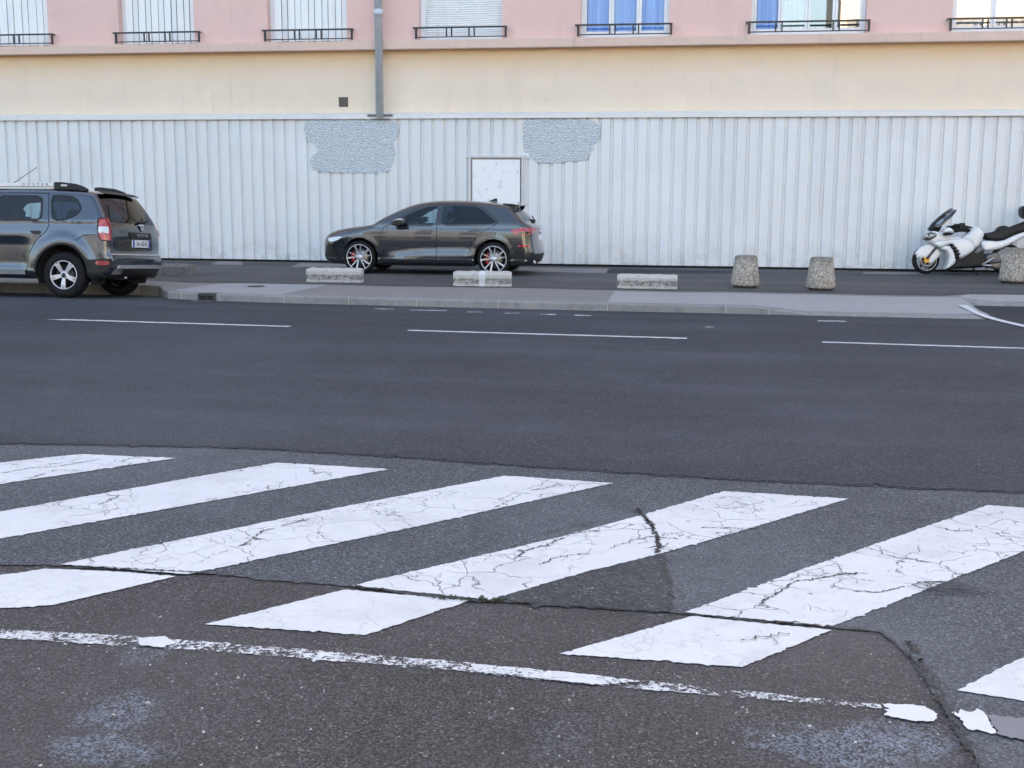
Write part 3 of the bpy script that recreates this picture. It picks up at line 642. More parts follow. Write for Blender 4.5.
        for k, f in enumerate(s.F):
            p = s.V[f]; nn = np.cross(p[2]-p[0], p[-1]-p[1] if len(f) == 4 else p[2]-p[1]); 
            if own[k][0] == 'cap':
                d2 = s.loop[(own[k][3]+1) % nb]-s.loop[own[k][3]]
                if (nn[0]*d2[1]-nn[2]*d2[0])*ccw < 0: s.F[k] = f[::-1]; nn = -nn
            elif nn[1]*own[k][2] < 0: s.F[k] = f[::-1]; nn = -nn
            for v in f: N[v] += nn
        s.N = N/np.maximum(1e-9, np.linalg.norm(N, axis=1))[:, None]
    def tmin(s, Q):
        d = np.hypot(Q[:, None, 0]-s.bp[None, :, 0], Q[:, None, 1]-s.bp[None, :, 1])/s.bp[None, :, 2]; i = d.argmin(1); return d[np.arange(len(Q)), i], i
    def y(s, Q):
        t, i = s.tmin(Q); d = np.hypot(Q[:, None, 0]-s.bp[None, :, 0], Q[:, None, 1]-s.bp[None, :, 1])/s.bp[None, :, 2]
        w = np.exp(-(d-t[:, None])*14); ins = (w*s.bp[None, :, 3]).sum(1)/w.sum(1)
        t = np.clip(t, 0, 1); return s.ybase(Q[:, 0], Q[:, 1])-ins*(1-np.sqrt(np.maximum(0, 1-(1-t)**2)))
    def mesh(s, name, sel, m, parent, off=0.):
        idx = [k for k, o in enumerate(s.own) if sel(o)]
        if not idx: return None
        used = sorted({v for k in idx for v in s.F[k]}); mp = {v: i for i, v in enumerate(used)}
        me = bpy.data.meshes.new(name); me.from_pydata([tuple(s.V[v]+s.N[v]*off) for v in used], [], [[mp[v] for v in s.F[k]] for k in idx])
        me.polygons.foreach_set('use_smooth', [True]*len(idx)); me.update(); me.normals_split_custom_set_from_vertices([tuple(s.N[v]) for v in used])
        return link(name, me, m, parent)
    def pos(s, x, z, side, off=0.):                       # point and outward normal on the flank
        e = .01; Q = np.array([[x, z], [x+e, z], [x, z+e]]); y = s.y(Q); P = s.warp(np.c_[Q[:, 0], side*y, Q[:, 1]]); n = np.cross(P[1]-P[0], P[2]-P[0]); n = n/np.linalg.norm(n)
        if n[1]*side < 0: n = -n
        return P[0]+n*off, n
    def strip(s, mb, pts, side, w, off=.003, closed=True, thick=0.):
        P = [s.pos(p[0], p[1], side, off) for p in resample(pts, .03, closed)]; k = len(P); L = []
        for i in range(k):
            a = P[(i+1) % k][0] if closed or i < k-1 else P[i][0]; b = P[i-1][0] if closed or i else P[i][0]
            d = a-b; d = d/max(1e-9, np.linalg.norm(d)); c = np.cross(P[i][1], d)*w/2; L += [P[i][0]-c, P[i][0]+c]
        m_ = k if closed else k-1
        mb.add(L, [(2*i, 2*i+1, (2*i+3) % (2*k), (2*i+2) % (2*k)) for i in range(m_)], True)
    def patch(s, mb, poly, side, off=.004, step=.03):     # a plate lying on the flank
        q = [np.array(v[:2], float) for v in resample(poly, step, True)]; P = [tuple(v) for v in q]; E_ = [(i, (i+1) % len(q)) for i in range(len(q))]; A = np.array(P)
        for gx in np.arange(A[:, 0].min(), A[:, 0].max(), step):
            for gz in np.arange(A[:, 1].min(), A[:, 1].max(), step):
                if inpoly(np.array([[gx, gz]]), P)[0] and np.min(np.hypot(A[:, 0]-gx, A[:, 1]-gz)) > step*.4: P.append((gx, gz))
        r = delaunay_2d_cdt([Vector(p) for p in P], E_, [], 0, 1e-5); V = [tuple(v) for v in r[0]]; fs = [f for f in r[2] if len(f) == 3 and inpoly(np.array([np.mean([V[i] for i in f], 0)]), P[:len(q)])[0]]
        mb.add([s.pos(v[0], v[1], side, off)[0] for v in V], fs, True)

def paint_mat(name, c, flake, metal=.75):
    t = NT(name); f = t.noise(900, 2, .5); dust = t.mr(t.noise(3.5, 5, .65), .5, .8, 0, .12)
    t.p(Base_Color=t.mix(dust, t.mix(f, c, flake), (.16, .15, .14)), Metallic=metal, Roughness=.22, Coat_Weight=1., Coat_Roughness=.015, Coat_IOR=1.65); return t.m
m_black = plain('black_plastic', (.009, .009, .010), .5, spec=.35, var=.2); m_gloss = plain('gloss_black', (.006, .006, .008), .12, coat=1.)
m_tyre = plain('tyre_rubber', (.008, .008, .009), .8, spec=.25, var=.25, scale=30); m_alloy = plain('alloy', (.52, .52, .54), .35, .6, var=.06); m_alloyd = plain('alloy_dark', (.035, .035, .04), .4, .5)
m_disc = plain('brake_disc', (.28, .27, .26), .4, .9); m_redc = plain('caliper_red', (.35, .012, .02), .4); m_chrome = plain('chrome', (.75, .76, .78), .12, 1.)
m_satin = plain('satin_silver', (.50, .51, .53), .35, .75); m_cabin = plain('cabin_dark', (.018, .018, .02), .8); m_seat = plain('seat_cloth', (.03, .03, .034), .85)
m_tgl = glass_mat('car_glass', (.60, .72, .74), .01, .0); m_tgld = glass_mat('car_glass_privacy', (.05, .07, .11), .01, .0); m_wgl = glass_mat('lamp_glass', (.9, .93, .95), .02, .06)
m_redl = plain('lamp_red', (.36, .008, .022), .12, coat=1., var=.25, scale=30); m_whl = plain('lamp_clear', (.55, .56, .58), .12, coat=1.); m_liner = plain('wheel_liner', (.010, .010, .011), .9)
m_plate = plain('plate_white', (.72, .73, .74), .4, var=.03); m_plateb = plain('plate_blue', (.02, .06, .35), .4)

def wheel(parent, x, y, z, r, w, rim_r, side, style, steer=0.):
    t = MB(); h = w/2; prof = [(rim_r-.005, -h*.8), (rim_r+.012, -h*.92), (rim_r+(r-rim_r)*.45, -h), (r-.022, -h*.86), (r-.004, -h*.62), (r, -h*.3), (r, h*.3), (r-.004, h*.62), (r-.022, h*.86), (rim_r+(r-rim_r)*.45, h), (rim_r+.012, h*.92), (rim_r-.005, h*.8)]
    for gy in (-.4, 0, .4):
        pass
    t.lathe(prof, 56, axis='y', closed_prof=True)
    o = t.build('wheel', m_tyre, parent); o.location = (x, y, z); o.rotation_euler = (0, 0, steer); 
    if side > 0: o.rotation_euler[2] += pi               # outer face towards -y locally
    rm = MB(); rm.lathe([(rim_r+.006, -h*.90), (rim_r-.001, -h*.95), (rim_r-.007, -h*.90), (rim_r-.012, -h*.82)], 56, axis='y'); 
    sp = rm; yo = -h*.80
    def spoke(a, r0, r1, w0, w1, y0, y1, tw=0., th=.022):
        ca, sa = cos(a), sin(a); ca2, sa2 = cos(a+tw), sin(a+tw)
        def q(rr, ww, c_, s_): return (rr*c_-ww*s_, rr*s_+ww*c_)
        A = [q(r0, -w0, ca, sa), q(r0, w0, ca, sa), q(r1, w1, ca2, sa2), q(r1, -w1, ca2, sa2)]
        ys = [y0, y0, y1, y1]
        vs = [(p[0], yy, p[1]) for p, yy in zip(A, ys)]+[(p[0]*.99, yy+th, p[1]*.99) for p, yy in zip(A, ys)]
        sp.add(vs, [(0, 1, 2, 3), (7, 6, 5, 4), (0, 4, 5, 1), (1, 5, 6, 2), (2, 6, 7, 3), (3, 7, 4, 0)])
    if style == 'twin':
        for k in range(5):
            a = 2*pi*k/5+.35
            spoke(a-.11, .045, rim_r-.004, .009, .008, yo+.02, yo-.004, -.05); spoke(a+.13, .045, rim_r-.004, .009, .018, yo+.02, yo-.004, .22)
        rm.lathe([(0, yo+.005), (.03, yo+.005), (.062, yo+.018), (.07, yo+.05)], 28, axis='y')
    else:
        for k in range(5):
            a = 2*pi*k/5-pi/2-.06
            spoke(a, .04, rim_r*.74, .024, .036, yo+.0, yo-.012); spoke(a, rim_r*.72, rim_r-.008, .028, .012, yo-.012, yo-.012, .155); spoke(a, rim_r*.72, rim_r-.008, .028, .012, yo-.012, yo-.012, -.155)
        rm.lathe([(.034, yo-.004), (.06, yo+.0), (.066, yo+.05)], 28, axis='y')
    rm.build('rim', m_alloy, o, fix=True)
    ba = MB(); ba.lathe([(rim_r-.012, -h*.82), (rim_r-.026, -h*.4), (rim_r-.03, h*.8)], 48, axis='y'); ba.build('rim_barrel', m_alloyd, o)
    if style != 'twin':
        c_ = MB(); c_.lathe([(0, yo-.002), (.03, yo-.002), (.036, yo+.01)], 24, axis='y'); c_.build('centre_cap', m_alloyd, o)
    bk_ = MB(); bk_.lathe([(0, -h*.02), (rim_r-.03, -h*.02), (rim_r-.03, h*.1), (0, h*.1)], 40, axis='y'); bk_.build('wheel_back', m_liner, o)
    ds = MB(); dr_ = rim_r*.70; ds.lathe([(.05, -h*.3), (dr_, -h*.3), (dr_, -h*.12), (.05, -h*.12)], 40, axis='y'); ds.build('brake_disc', m_disc if style == 'twin' else m_alloyd, o)
    cl = MB(); a0 = pi*.75 if side < 0 else pi*.25
    cl.lathe([(dr_*.62, -h*.48), (dr_*1.02, -h*.48), (dr_*1.06, -h*.05), (dr_*.62, -h*.05)], 10, axis='y', a0=a0+.1, a1=a0+1.35, closed_prof=True); cl.build('brake_caliper', m_redc if style == 'twin' else m_alloyd, o, bevel=.004)
    return o
def liner(parent, xc, zc, Rr, y0, y1):
    b = MB(); b.lathe([(Rr, y0), (Rr, y1), (.05, y1)], 24, axis='y', c=(xc, 0, zc), a0=-.35, a1=pi+.35); b.build('wheel_arch_liner', m_liner, parent, fix=False)
def seats(parent, spots):
    for (x, y, rear) in spots:
        s = MB(); s.prism([(x-.25, .42), (x+.22, .40), (x+.30, .55), (x+.42, 1.0), (x+.33, 1.02), (x+.16, .62), (x-.25, .56)], y-(.6 if rear else .24), y+(.6 if rear else .24)); o = s.build('seat', m_seat, parent, bevel=.04)
        for yy in ((y-.36, y+.36) if rear else (y,)):
            h = MB(); h.prism([(x+.38, 1.03), (x+.47, 1.04), (x+.49, 1.2), (x+.41, 1.21)], yy-.13, yy+.13); h.build('headrest', m_seat, o, bevel=.03)

def rear(shell, zz, f, off):                              # point on the tail at height z, f from -1 (near) to 1
    T = shell.loop[:shell.nt]; j = [i for i in range(len(T)-1) if (T[i][1]-zz)*(T[i+1][1]-zz) <= 0 and T[i][0] > 3][0]; a, b_ = T[j], T[j+1]; tt = (zz-a[1])/(b_[1]-a[1]+1e-9); x = a[0]+(b_[0]-a[0])*tt
    return shell.warp(np.array([[x, f, zz]]))[0]+np.array([off, 0, off*.15])
def tailplate(mb, y0, y1, z0, z1, off0, off1, shell, ny=10, nz=4):
    vs = []
    for lay in (off0, off1):
        for i in range(ny+1):
            for j in range(nz+1): vs.append(rear(shell, z0+(z1-z0)*j/nz, y0+(y1-y0)*i/ny, lay))
    k = (ny+1)*(nz+1); q = lambda l, i, j: l*k+i*(nz+1)+j; fs = []
    for i in range(ny):
        for j in range(nz): fs += [(q(1, i, j), q(1, i+1, j), q(1, i+1, j+1), q(1, i, j+1))]
        fs += [(q(0, i, 0), q(0, i+1, 0), q(1, i+1, 0), q(1, i, 0)), (q(0, i, nz), q(1, i, nz), q(1, i+1, nz), q(0, i+1, nz))]
    for j in range(nz): fs += [(q(0, 0, j), q(1, 0, j), q(1, 0, j+1), q(0, 0, j+1)), (q(0, ny, j), q(0, ny, j+1), q(1, ny, j+1), q(1, ny, j))]
    mb.add(vs, fs, False)
# ---------------------------------------------------------------- dark grey hatchback
m_carg = paint_mat('paint_dark_grey', (.016, .019, .025), (.036, .042, .052), .5); m_carb = paint_mat('paint_blue_grey', (.024, .034, .050), (.044, .060, .082))
sm5 = lambda x, a, b: np.clip((x-a)/(b-a), 0, 1)**2*(3-2*np.clip((x-a)/(b-a), 0, 1))
def hb_y(x, z):
    zc = .50+.02*(x-2)-.05*sm5(x, 2.2, 1.4); y = np.full_like(x, .885)
    y = y-.015*((z-.62)/.3)**2*(z > .3)*(z < .92)
    sh = .872-.01*np.abs(x-2.2)
    y = y-(np.maximum(0, z-sh))*.34*(z < 1.0)-(z >= 1.0)*(.34*(1.0-.872)+.0)-np.maximum(0, z-1.0)*.56
    mid = sm5(x, 1.3, 1.7)*(1-sm5(x, 2.9, 3.3)); y = y+mid*.042*np.clip((zc-z)/.14, 0, 1)
    y = y-.05*sm5(z, .32, .17)
    for xa in (.87, 3.506):
        d = np.hypot(x-xa, z-.33); y = y+.007*sm5(d, .46, .395)
    y = y-.10*sm5(x, .9, -.1)**1.5-.07*sm5(x, 3.4, 4.4)**1.3
    return y
def hb_warp(P):
    P = P.copy(); u = (P[:, 1]/.9)**2; P[:, 0] += .15*u*sm5(P[:, 0], 1.0, 0)-.13*u*sm5(P[:, 0], 3.5, 4.35); P[:, 2] -= .05*u*sm5(P[:, 2], .85, 1.4); return P
hb_top = [(4.20, .20, .05, .05), (4.30, .28, .10, .10), (4.335, .44, .16, .16), (4.30, .60, .16, .16), (4.285, .72, .16, .16), (4.275, .90, .15, .15), (4.225, .965, .12, .12), (4.10, 1.03, .08, .12), (3.95, 1.19, .07, .12), (3.83, 1.285, .06, .11), (3.80, 1.335, .06, .11), (3.55, 1.375, .07, .12), (3.2, 1.408, .08, .13), (2.8, 1.428, .09, .14), (2.4, 1.425, .09, .14), (2.1, 1.40, .09, .14), (1.82, 1.335, .07, .12), (1.55, 1.215, .06, .10), (1.3, 1.085, .06, .10), (1.15, .972, .07, .11), (1.10, .948, .08, .12), (.96, .93, .12, .14), (.6, .885, .16, .18), (.3, .835, .2, .22), (.11, .77, .22, .26), (.02, .67, .24, .30), (0.0, .55, .24, .30), (.0, .36, .22, .28), (.06, .24, .12, .15), (.18, .19, .05, .06)]
fw_ = dict(name='window', poly=roundpoly([(1.53, .938), (1.67, 1.075), (1.84, 1.19), (2.02, 1.272), (2.2, 1.322), (2.40, 1.342), (2.385, .942)], .12, 1), mat=m_tgl, door=0)
rw_ = dict(name='window', poly=roundpoly([(2.46, .946), (2.475, 1.345), (2.75, 1.350), (3.1, 1.335), (3.24, 1.30), (3.56, 1.035), (3.48, .978)], .12, 1), mat=m_tgld, door=1)
hb_regs = [dict(name='door', poly=[(1.30, .30), (1.29, .75), (1.36, .90), (1.46, .945), (1.64, 1.105), (1.82, 1.222), (2.01, 1.302), (2.2, 1.35), (2.43, 1.366), (2.405, .9), (2.40, .235), (1.36, .225)], mat=m_carg),
           dict(name='door', poly=[(2.40, .235), (2.405, .9), (2.43, 1.366), (2.75, 1.373), (3.10, 1.359), (3.27, 1.315), (3.60, 1.04), (3.48, .93), (3.22, .80), (3.085, .62), (3.03, .42), (2.98, .235)], mat=m_carg), fw_, rw_,
           dict(name='headlight', poly=roundpoly([(.13, .61), (.30, .635), (.47, .715), (.30, .715), (.10, .68)], .2, 1), mat=m_whl),
           dict(name='taillight', poly=roundpoly([(3.86, .865), (4.0, .90), (4.28, .925), (4.32, .80), (4.14, .775), (3.97, .785)], .15, 1), mat=m_redl)]
def hb_cap(x, z, v, k):
    if k != 't': return 'underside'
    if 3.84 < x < 4.1 and z > 1.035 and .07 < v < .93: return 'rear_window'
    if x > 4.2 and .80 < z < .92 and (v < .30 or v > .70): return 'taillight' if v < .5 else 'taillight_far'
    if x > 4.2 and .80 < z < .92: return 'tailgate'
    if x > 3.9 and .60 < z and .06 < v < .94: return 'tailgate'
    if x < 1.86 and x > 1.12 and z > .99 and .04 < v < .96: return 'windscreen'
    if x < .12 and .30 < z < .66 and .2 < v < .8: return 'grille'
    if x > 4.1 and z < .43: return 'diffuser'
    if x < 1.12 and z > .76: return 'bonnet'
    return 'body'
S = Shell(hb_top, [(.87, .33, .375), (3.506, .33, .375)], .185, hb_y, hb_warp, hb_regs, hb_cap, [.04, .07, .14, .22, .3, .4, .5, .6, .7, .78, .86, .93, .96])
CS = .95
def place_car(t, hub_px, hub_x, hub_y, hub_z, Zg, rz, roll=0.):
    """ stand the car so that its near rear hub is where the photo has it """
    q = at(*hub_px, Zg+hub_z*CS); v = Vector((hub_x, hub_y, 0))*CS; v.rotate(Matrix.Rotation(roll, 3, 'X')); v.rotate(Matrix.Rotation(rz, 3, 'Z')); t.location = (q[0]-v.x, q[1]-v.y, Zg-v.z); t.rotation_euler = (roll, 0, rz); t.scale = (CS, CS, CS)
hb = empty('hatchback_car'); tag(hb, 'dark grey five-door hatchback with twin-spoke wheels parked along the white fence', 'car')
place_car(hb, (493.3, 259.3), 3.506, -.89, .323, PZ, R(-.3))
is_ = lambda nm: (lambda o: o[0] == 'cap' and o[1] == nm)
body = S.mesh('body', lambda o: (o[0] == 'side' and o[1] == -1) or (o[0] == 'cap' and o[1] == 'body'), m_carg, hb)
S.mesh('bonnet', is_('bonnet'), m_carg, hb); S.mesh('tailgate', is_('tailgate'), m_carg, hb); S.mesh('rear_window', is_('rear_window'), m_tgld, hb); S.mesh('windscreen', is_('windscreen'), m_tgl, hb); S.mesh('grille', is_('grille'), m_black, hb); S.mesh('underside', is_('underside'), m_liner, hb); S.mesh('diffuser', is_('diffuser'), m_black, hb)
for sd_ in (-1, 1):
    doors = []
    for j in (0, 1):
        o = S.mesh('door', lambda o: o == ('side', j, sd_), m_carg, hb); doors.append(o)
        wj = 2+j; S.mesh('window', lambda o: o == ('side', wj, sd_), hb_regs[wj]['mat'], o)
        tr = MB(); S.strip(tr, hb_regs[wj]['poly'], sd_, .026, .003); tr.build('window_trim', m_gloss, o, fix=False)
        h = MB(); hx, hz = ((2.20, .842), (3.13, .862))[j]; p0, n0 = S.pos(hx, hz, sd_, .012); S.patch(h, roundpoly([(hx-.13, hz-.025), (hx+.13, hz-.02), (hx+.13, hz+.025), (hx-.13, hz+.02)], .25, 2), sd_, .018, .02); h.build('handle', m_gloss, o, fix=False)
        if j == 0: bpil = MB(); S.patch(bpil, [(2.375, .95), (2.395, 1.34), (2.485, 1.343), (2.47, .95)], sd_, .0035); bpil.build('door_pillar', m_gloss, o, fix=False)
        sm_ = MB(); S.strip(sm_, [p for p in hb_regs[j]['poly']], sd_, .009, .0025); sm_.build('door_seam', m_black, o, fix=False)
    S.mesh('headlight', lambda o: o == ('side', 4, sd_), m_whl, hb); tl = S.mesh('taillight', lambda o: o == ('side', 5, sd_) or (o[0] == 'cap' and o[1] == ('taillight' if sd_ < 0 else 'taillight_far')), m_redl, hb)
    tb = MB(); S.patch(tb, roundpoly([(4.02, .785), (4.24, .80), (4.28, .84), (4.2, .85), (4.08, .835)], .2, 1), sd_, .004, .03); tb.build('taillight_lens', m_gloss, tl, fix=False)
    rf = MB(); S.patch(rf, [(4.03, .565), (4.27, .555), (4.28, .60), (4.07, .60)], sd_, .004, .03); rf.build('reflector', m_redl, hb, fix=False)
    iv = MB(); S.patch(iv, roundpoly([(4.0, .33), (4.10, .33), (4.22, .52), (4.10, .54), (4.02, .45)], .15, 1), sd_, .006, .03); iv.build('bumper_intake', m_black, hb, fix=False)
    iv = MB(); S.patch(iv, roundpoly([(.10, .27), (.34, .29), (.29, .42), (.19, .57), (.10, .56), (.06, .38)], .15, 1), sd_, .014, .02); iv.build('front_intake', m_black, hb, fix=False)
    ss = MB(); S.strip(ss, [(1.27, .20), (3.1, .20)], sd_, .05, .006, False); ss.build('sill_trim', m_black, hb, fix=False)
    al = MB()
    for xa in (.87, 3.506):
        al2 = MB(); S.strip(al2, [(xa+.395*cos(a), .33+.395*sin(a)) for a in np.linspace(-.28, pi+.28, 40)], sd_, .035, .002, False); al2.build('arch_trim', m_black if 0 else m_carg, hb, fix=False)
        wheel(hb, xa, sd_*.775, .323, .323, .235, .248, sd_, 'twin'); liner(hb, xa, .33, .385, sd_*.82, sd_*.45)
    mr_ = MB(); p0, n0 = S.pos(1.66, 1.0, sd_); mr_.prism([(1.56, .955), (1.66, .94), (1.80, .975), (1.795, 1.07), (1.70, 1.075), (1.60, 1.03)], p0[1]+sd_*.06, p0[1]+sd_*.25); mo = mr_.build('mirror', m_carg, hb, bevel=.025, seg=3)
    mb2 = MB(); mb2.prism([(1.565, .953), (1.66, .937), (1.80, .972), (1.80, 1.0), (1.57, .985)], p0[1]+sd_*.058, p0[1]+sd_*.252); mb2.box(1.62, min(p0[1]-sd_*.02, p0[1]+sd_*.08), .955, 1.7, max(p0[1]-sd_*.02, p0[1]+sd_*.08), .985); mb2.build('mirror_base', m_gloss, mo, bevel=.01)
    mc = MB(); mc.prism([(1.60, 1.03), (1.70, 1.078), (1.797, 1.074), (1.80, 1.045), (1.7, 1.05)], p0[1]+sd_*.10, p0[1]+sd_*.254); mc.build('mirror_cap', m_satin, mo, bevel=.006)
# spoiler, fin, wiper, exhaust, light bar, rings
b = MB(); b.prism([(3.62, 1.345), (3.8, 1.335), (3.94, 1.318), (3.955, 1.33), (3.80, 1.362), (3.62, 1.372)], -.52, .52); b.build('spoiler', m_carg, hb, bevel=.008)
b = MB(); b.prism([(3.70, 1.33), (3.90, 1.315), (3.86, 1.24), (3.80, 1.25)], -.54, -.49); b.build('spoiler_side', m_gloss, hb, bevel=.004)
b = MB(); b.prism([(3.70, 1.33), (3.90, 1.315), (3.86, 1.24), (3.80, 1.25)], .49, .54); b.build('spoiler_side', m_gloss, hb, bevel=.004)
b = MB(); b.prism([(3.24, 1.405), (3.42, 1.392), (3.42, 1.455), (3.38, 1.458)], -.02, .02); b.build('fin_antenna', m_black, hb, bevel=.006)
b = MB(); b.tube([(4.13, 0, 1.03), (4.155, 0, 1.045), (4.08, .2, 1.115)], .012, 8); b.box(4.08, -.05, 1.0, 4.17, .05, 1.06); b.build('rear_wiper', m_black, hb, bevel=.01)
b = MB(); tailplate(b, -.50, .50, .868, .898, -.01, .012, S, 12, 1); b.build('light_strip', m_gloss, hb)
for sd_ in (-1, 1):
    for yy in (.42, .53): b = MB(); b.lathe([(.035, 4.08), (.038, 4.25), (.046, 4.25), (.046, 4.08)], 20, axis='z'); b.v = [(v[2], sd_*yy+v[1], .27+v[0]) for v in b.v]; b.build('exhaust', m_chrome, hb)
b = MB(); tailplate(b, -.26, .26, .66, .765, -.006, .012, S, 8, 2); pl_ = b.build('number_plate', m_plate, hb)
for k in range(4): b = MB(); b.lathe([(.036+.007*cos(a), .007*sin(a)) for a in np.linspace(0, 2*pi, 8, endpoint=False)], 24, axis='z', closed_prof=True); bx_ = rear(S, .835, (k-1.5)*.056, .008)[0]; b.v = [(bx_+v[2], v[1]+(k-1.5)*.056, .835+v[0]) for v in b.v]; b.build('ring_badge', m_chrome, hb)
b = MB(); b.prism([(1.14, .93), (1.75, .86), (1.75, .60), (1.3, .60)], -.68, .68); b.build('dashboard', m_cabin, hb, bevel=.04)
b = MB(); b.lathe([(.185+.014*cos(a), .014*sin(a)) for a in np.linspace(0, 2*pi, 8, endpoint=False)], 28, axis='z', closed_prof=True); b.v = [(1.86+v[2]*.92+v[0]*.38, -.36+v[1], .93+v[0]*.92-v[2]*.38) for v in b.v]; b.build('steering_wheel', m_cabin, hb)
seats(hb, [(2.12, -.36, False), (2.12, .36, False), (2.98, 0, True)])
b = MB(); b.box(.55, -.42, .2, 3.95, .42, .40); b.box(1.25, -.76, .19, 3.1, .76, .42); b.build('floor_pan', m_liner, hb)

# ---------------------------------------------------------------- blue-grey off-roader
def su_y(x, z):
    y = np.full_like(x, .895)-.012*((z-.75)/.35)**2*(z > .4)*(z < 1.15)
    y = y-np.maximum(0, z-.965)*.13*(z < 1.15)-(z >= 1.15)*.13*.185-np.maximum(0, z-1.15)*.37
    y = y-.035*sm5(z, .42, .28)
    mid = sm5(x, 1.35, 1.6)*(1-sm5(x, 2.75, 3.0)); y = y-mid*.03*sm5(z, .93, .80)+mid*.03*sm5(z, .52, .40)
    for xa in (.82, 3.493):
        d = np.hypot(x-xa, z-.36); y = y+.035*sm5(d, .66, .50)
    y = y-.09*sm5(x, .8, -.1)**1.5-.035*sm5(x, 3.6, 4.4)**1.3
    return y
def su_warp(P):
    P = P.copy(); u = (P[:, 1]/.9)**2; P[:, 0] += .17*u*sm5(P[:, 0], .9, 0)-.085*u*sm5(P[:, 0], 3.5, 4.3); P[:, 2] -= .05*u*sm5(P[:, 2], 1.1, 1.6); return P
su_top = [(4.18, .30, .05, .05), (4.27, .38, .07, .07), (4.315, .52, .10, .10), (4.305, .64, .10, .10), (4.265, .70, .09, .09), (4.27, .90, .08, .08), (4.25, 1.04, .08, .08), (4.215, 1.15, .07, .07), (4.08, 1.38, .06, .07), (3.96, 1.555, .06, .08), (3.87, 1.62, .08, .09), (3.6, 1.65, .08, .11), (3.1, 1.67, .08, .11), (2.5, 1.675, .08, .11), (2.0, 1.645, .08, .11), (1.75, 1.58, .08, .12), (1.45, 1.37, .07, .10), (1.15, 1.15, .08, .12), (1.0, 1.09, .10, .14), (.6, 1.05, .14, .16), (.25, .99, .16, .2), (.08, .90, .18, .22), (.02, .75, .2, .25), (0.0, .58, .2, .25), (.04, .42, .15, .2), (.16, .30, .06, .08)]
def qx(X, Y=240): return 3.493+(X-318)/322.-.03-.05*(310-Y)/130.
def qz(Y): return (708-Y)/347.+.045*(305-Y)/130.
su_regs = [dict(name='door', poly=[(1.30, .42), (1.28, .9), (1.36, 1.10), (1.60, 1.32), (1.80, 1.50), (1.96, 1.575), (2.28, 1.60), (2.36, 1.1), (2.36, .40), (1.36, .38)], mat=m_carb),
           dict(name='door', poly=[(2.36, .40), (2.36, 1.1), (2.28, 1.60), (2.8, 1.605), (3.17, 1.60), (3.26, 1.1), (3.22, 1.0), (3.06, .86), (2.93, .66), (2.90, .45), (2.87, .40)], mat=m_carb),
           dict(name='window', poly=roundpoly([(1.56, 1.17), (1.76, 1.40), (1.92, 1.53), (2.21, 1.555), (2.26, 1.16)], .12, 1), mat=m_tgl), dict(name='window', poly=roundpoly([(2.40, 1.16), (2.34, 1.56), (3.07, 1.555), (3.13, 1.17)], .1, 1), mat=m_tgl),
           dict(name='quarter_window', poly=roundpoly([(qx(258, 182), qz(182)), (qx(290, 178), qz(178)), (qx(385, 186), qz(186)), (qx(424, 242), qz(242)), (qx(395, 278), qz(278)), (qx(330, 302), qz(302)), (qx(283, 303), qz(303)), (qx(266, 278), qz(278))], .2, 1), mat=m_tgld),
           dict(name='headlight', poly=roundpoly([(.05, .80), (.4, .86), (.42, .98), (.16, .97)], .2, 1), mat=m_whl),
           dict(name='taillight', poly=roundpoly([(4.10, 1.20), (4.215, 1.215), (4.34, 1.0), (4.35, .865), (4.17, .865), (4.115, .95), (4.095, 1.10)], .15, 1), mat=m_redl)]
def su_cap(x, z, v, k):
    if k != 't': return 'underside'
    if x > 3.90 and (1.215 if v < .035 or v > .965 else 1.14) < z < 1.59: return 'rear_window'
    if x > 4.1 and .865 < z < 1.21 and (v < .035 or v > .965): return 'taillight' if v < .5 else 'taillight_far'
    if x > 3.8 and .69 < z < 1.14 and .06 < v < .94: return 'tailgate'
    if x > 4.0 and z < .46: return 'lower_bumper'
    if 1.12 < x < 1.78 and z > 1.13 and .04 < v < .96: return 'windscreen'
    if x < .1 and .5 < z < .9 and .12 < v < .88: return 'grille'
    if x < 1.12 and z > .93: return 'bonnet'
    return 'body'
U = Shell(su_top, [(.82, .36, .44), (3.493, .36, .44)], .29, su_y, su_warp, su_regs, su_cap, [.03, .06, .12, .2, .3, .4, .5, .6, .7, .8, .88, .94, .97])
CS = .97
su = empty('off_road_car'); tag(su, 'blue-grey off-roader with roof bars parked at the left edge, seen from its rear corner', 'car')
place_car(su, (62.5, 275.0), 3.493, -.905, .345, .035, R(-.5), R(-3.5))
U.mesh('body', lambda o: (o[0] == 'side' and o[1] == -1) or (o[0] == 'cap' and o[1] == 'body'), m_carb, su)
m_cart = paint_mat('paint_tailgate', (.030, .036, .042), (.05, .058, .066)); 
U.mesh('bonnet', is_('bonnet'), m_carb, su); tg = U.mesh('tailgate', is_('tailgate'), m_cart, su); U.mesh('rear_window', is_('rear_window'), m_tgld, su); U.mesh('windscreen', is_('windscreen'), m_tgl, su); U.mesh('grille', is_('grille'), m_black, su); U.mesh('underside', is_('underside'), m_liner, su); U.mesh('lower_bumper', is_('lower_bumper'), m_black, su)
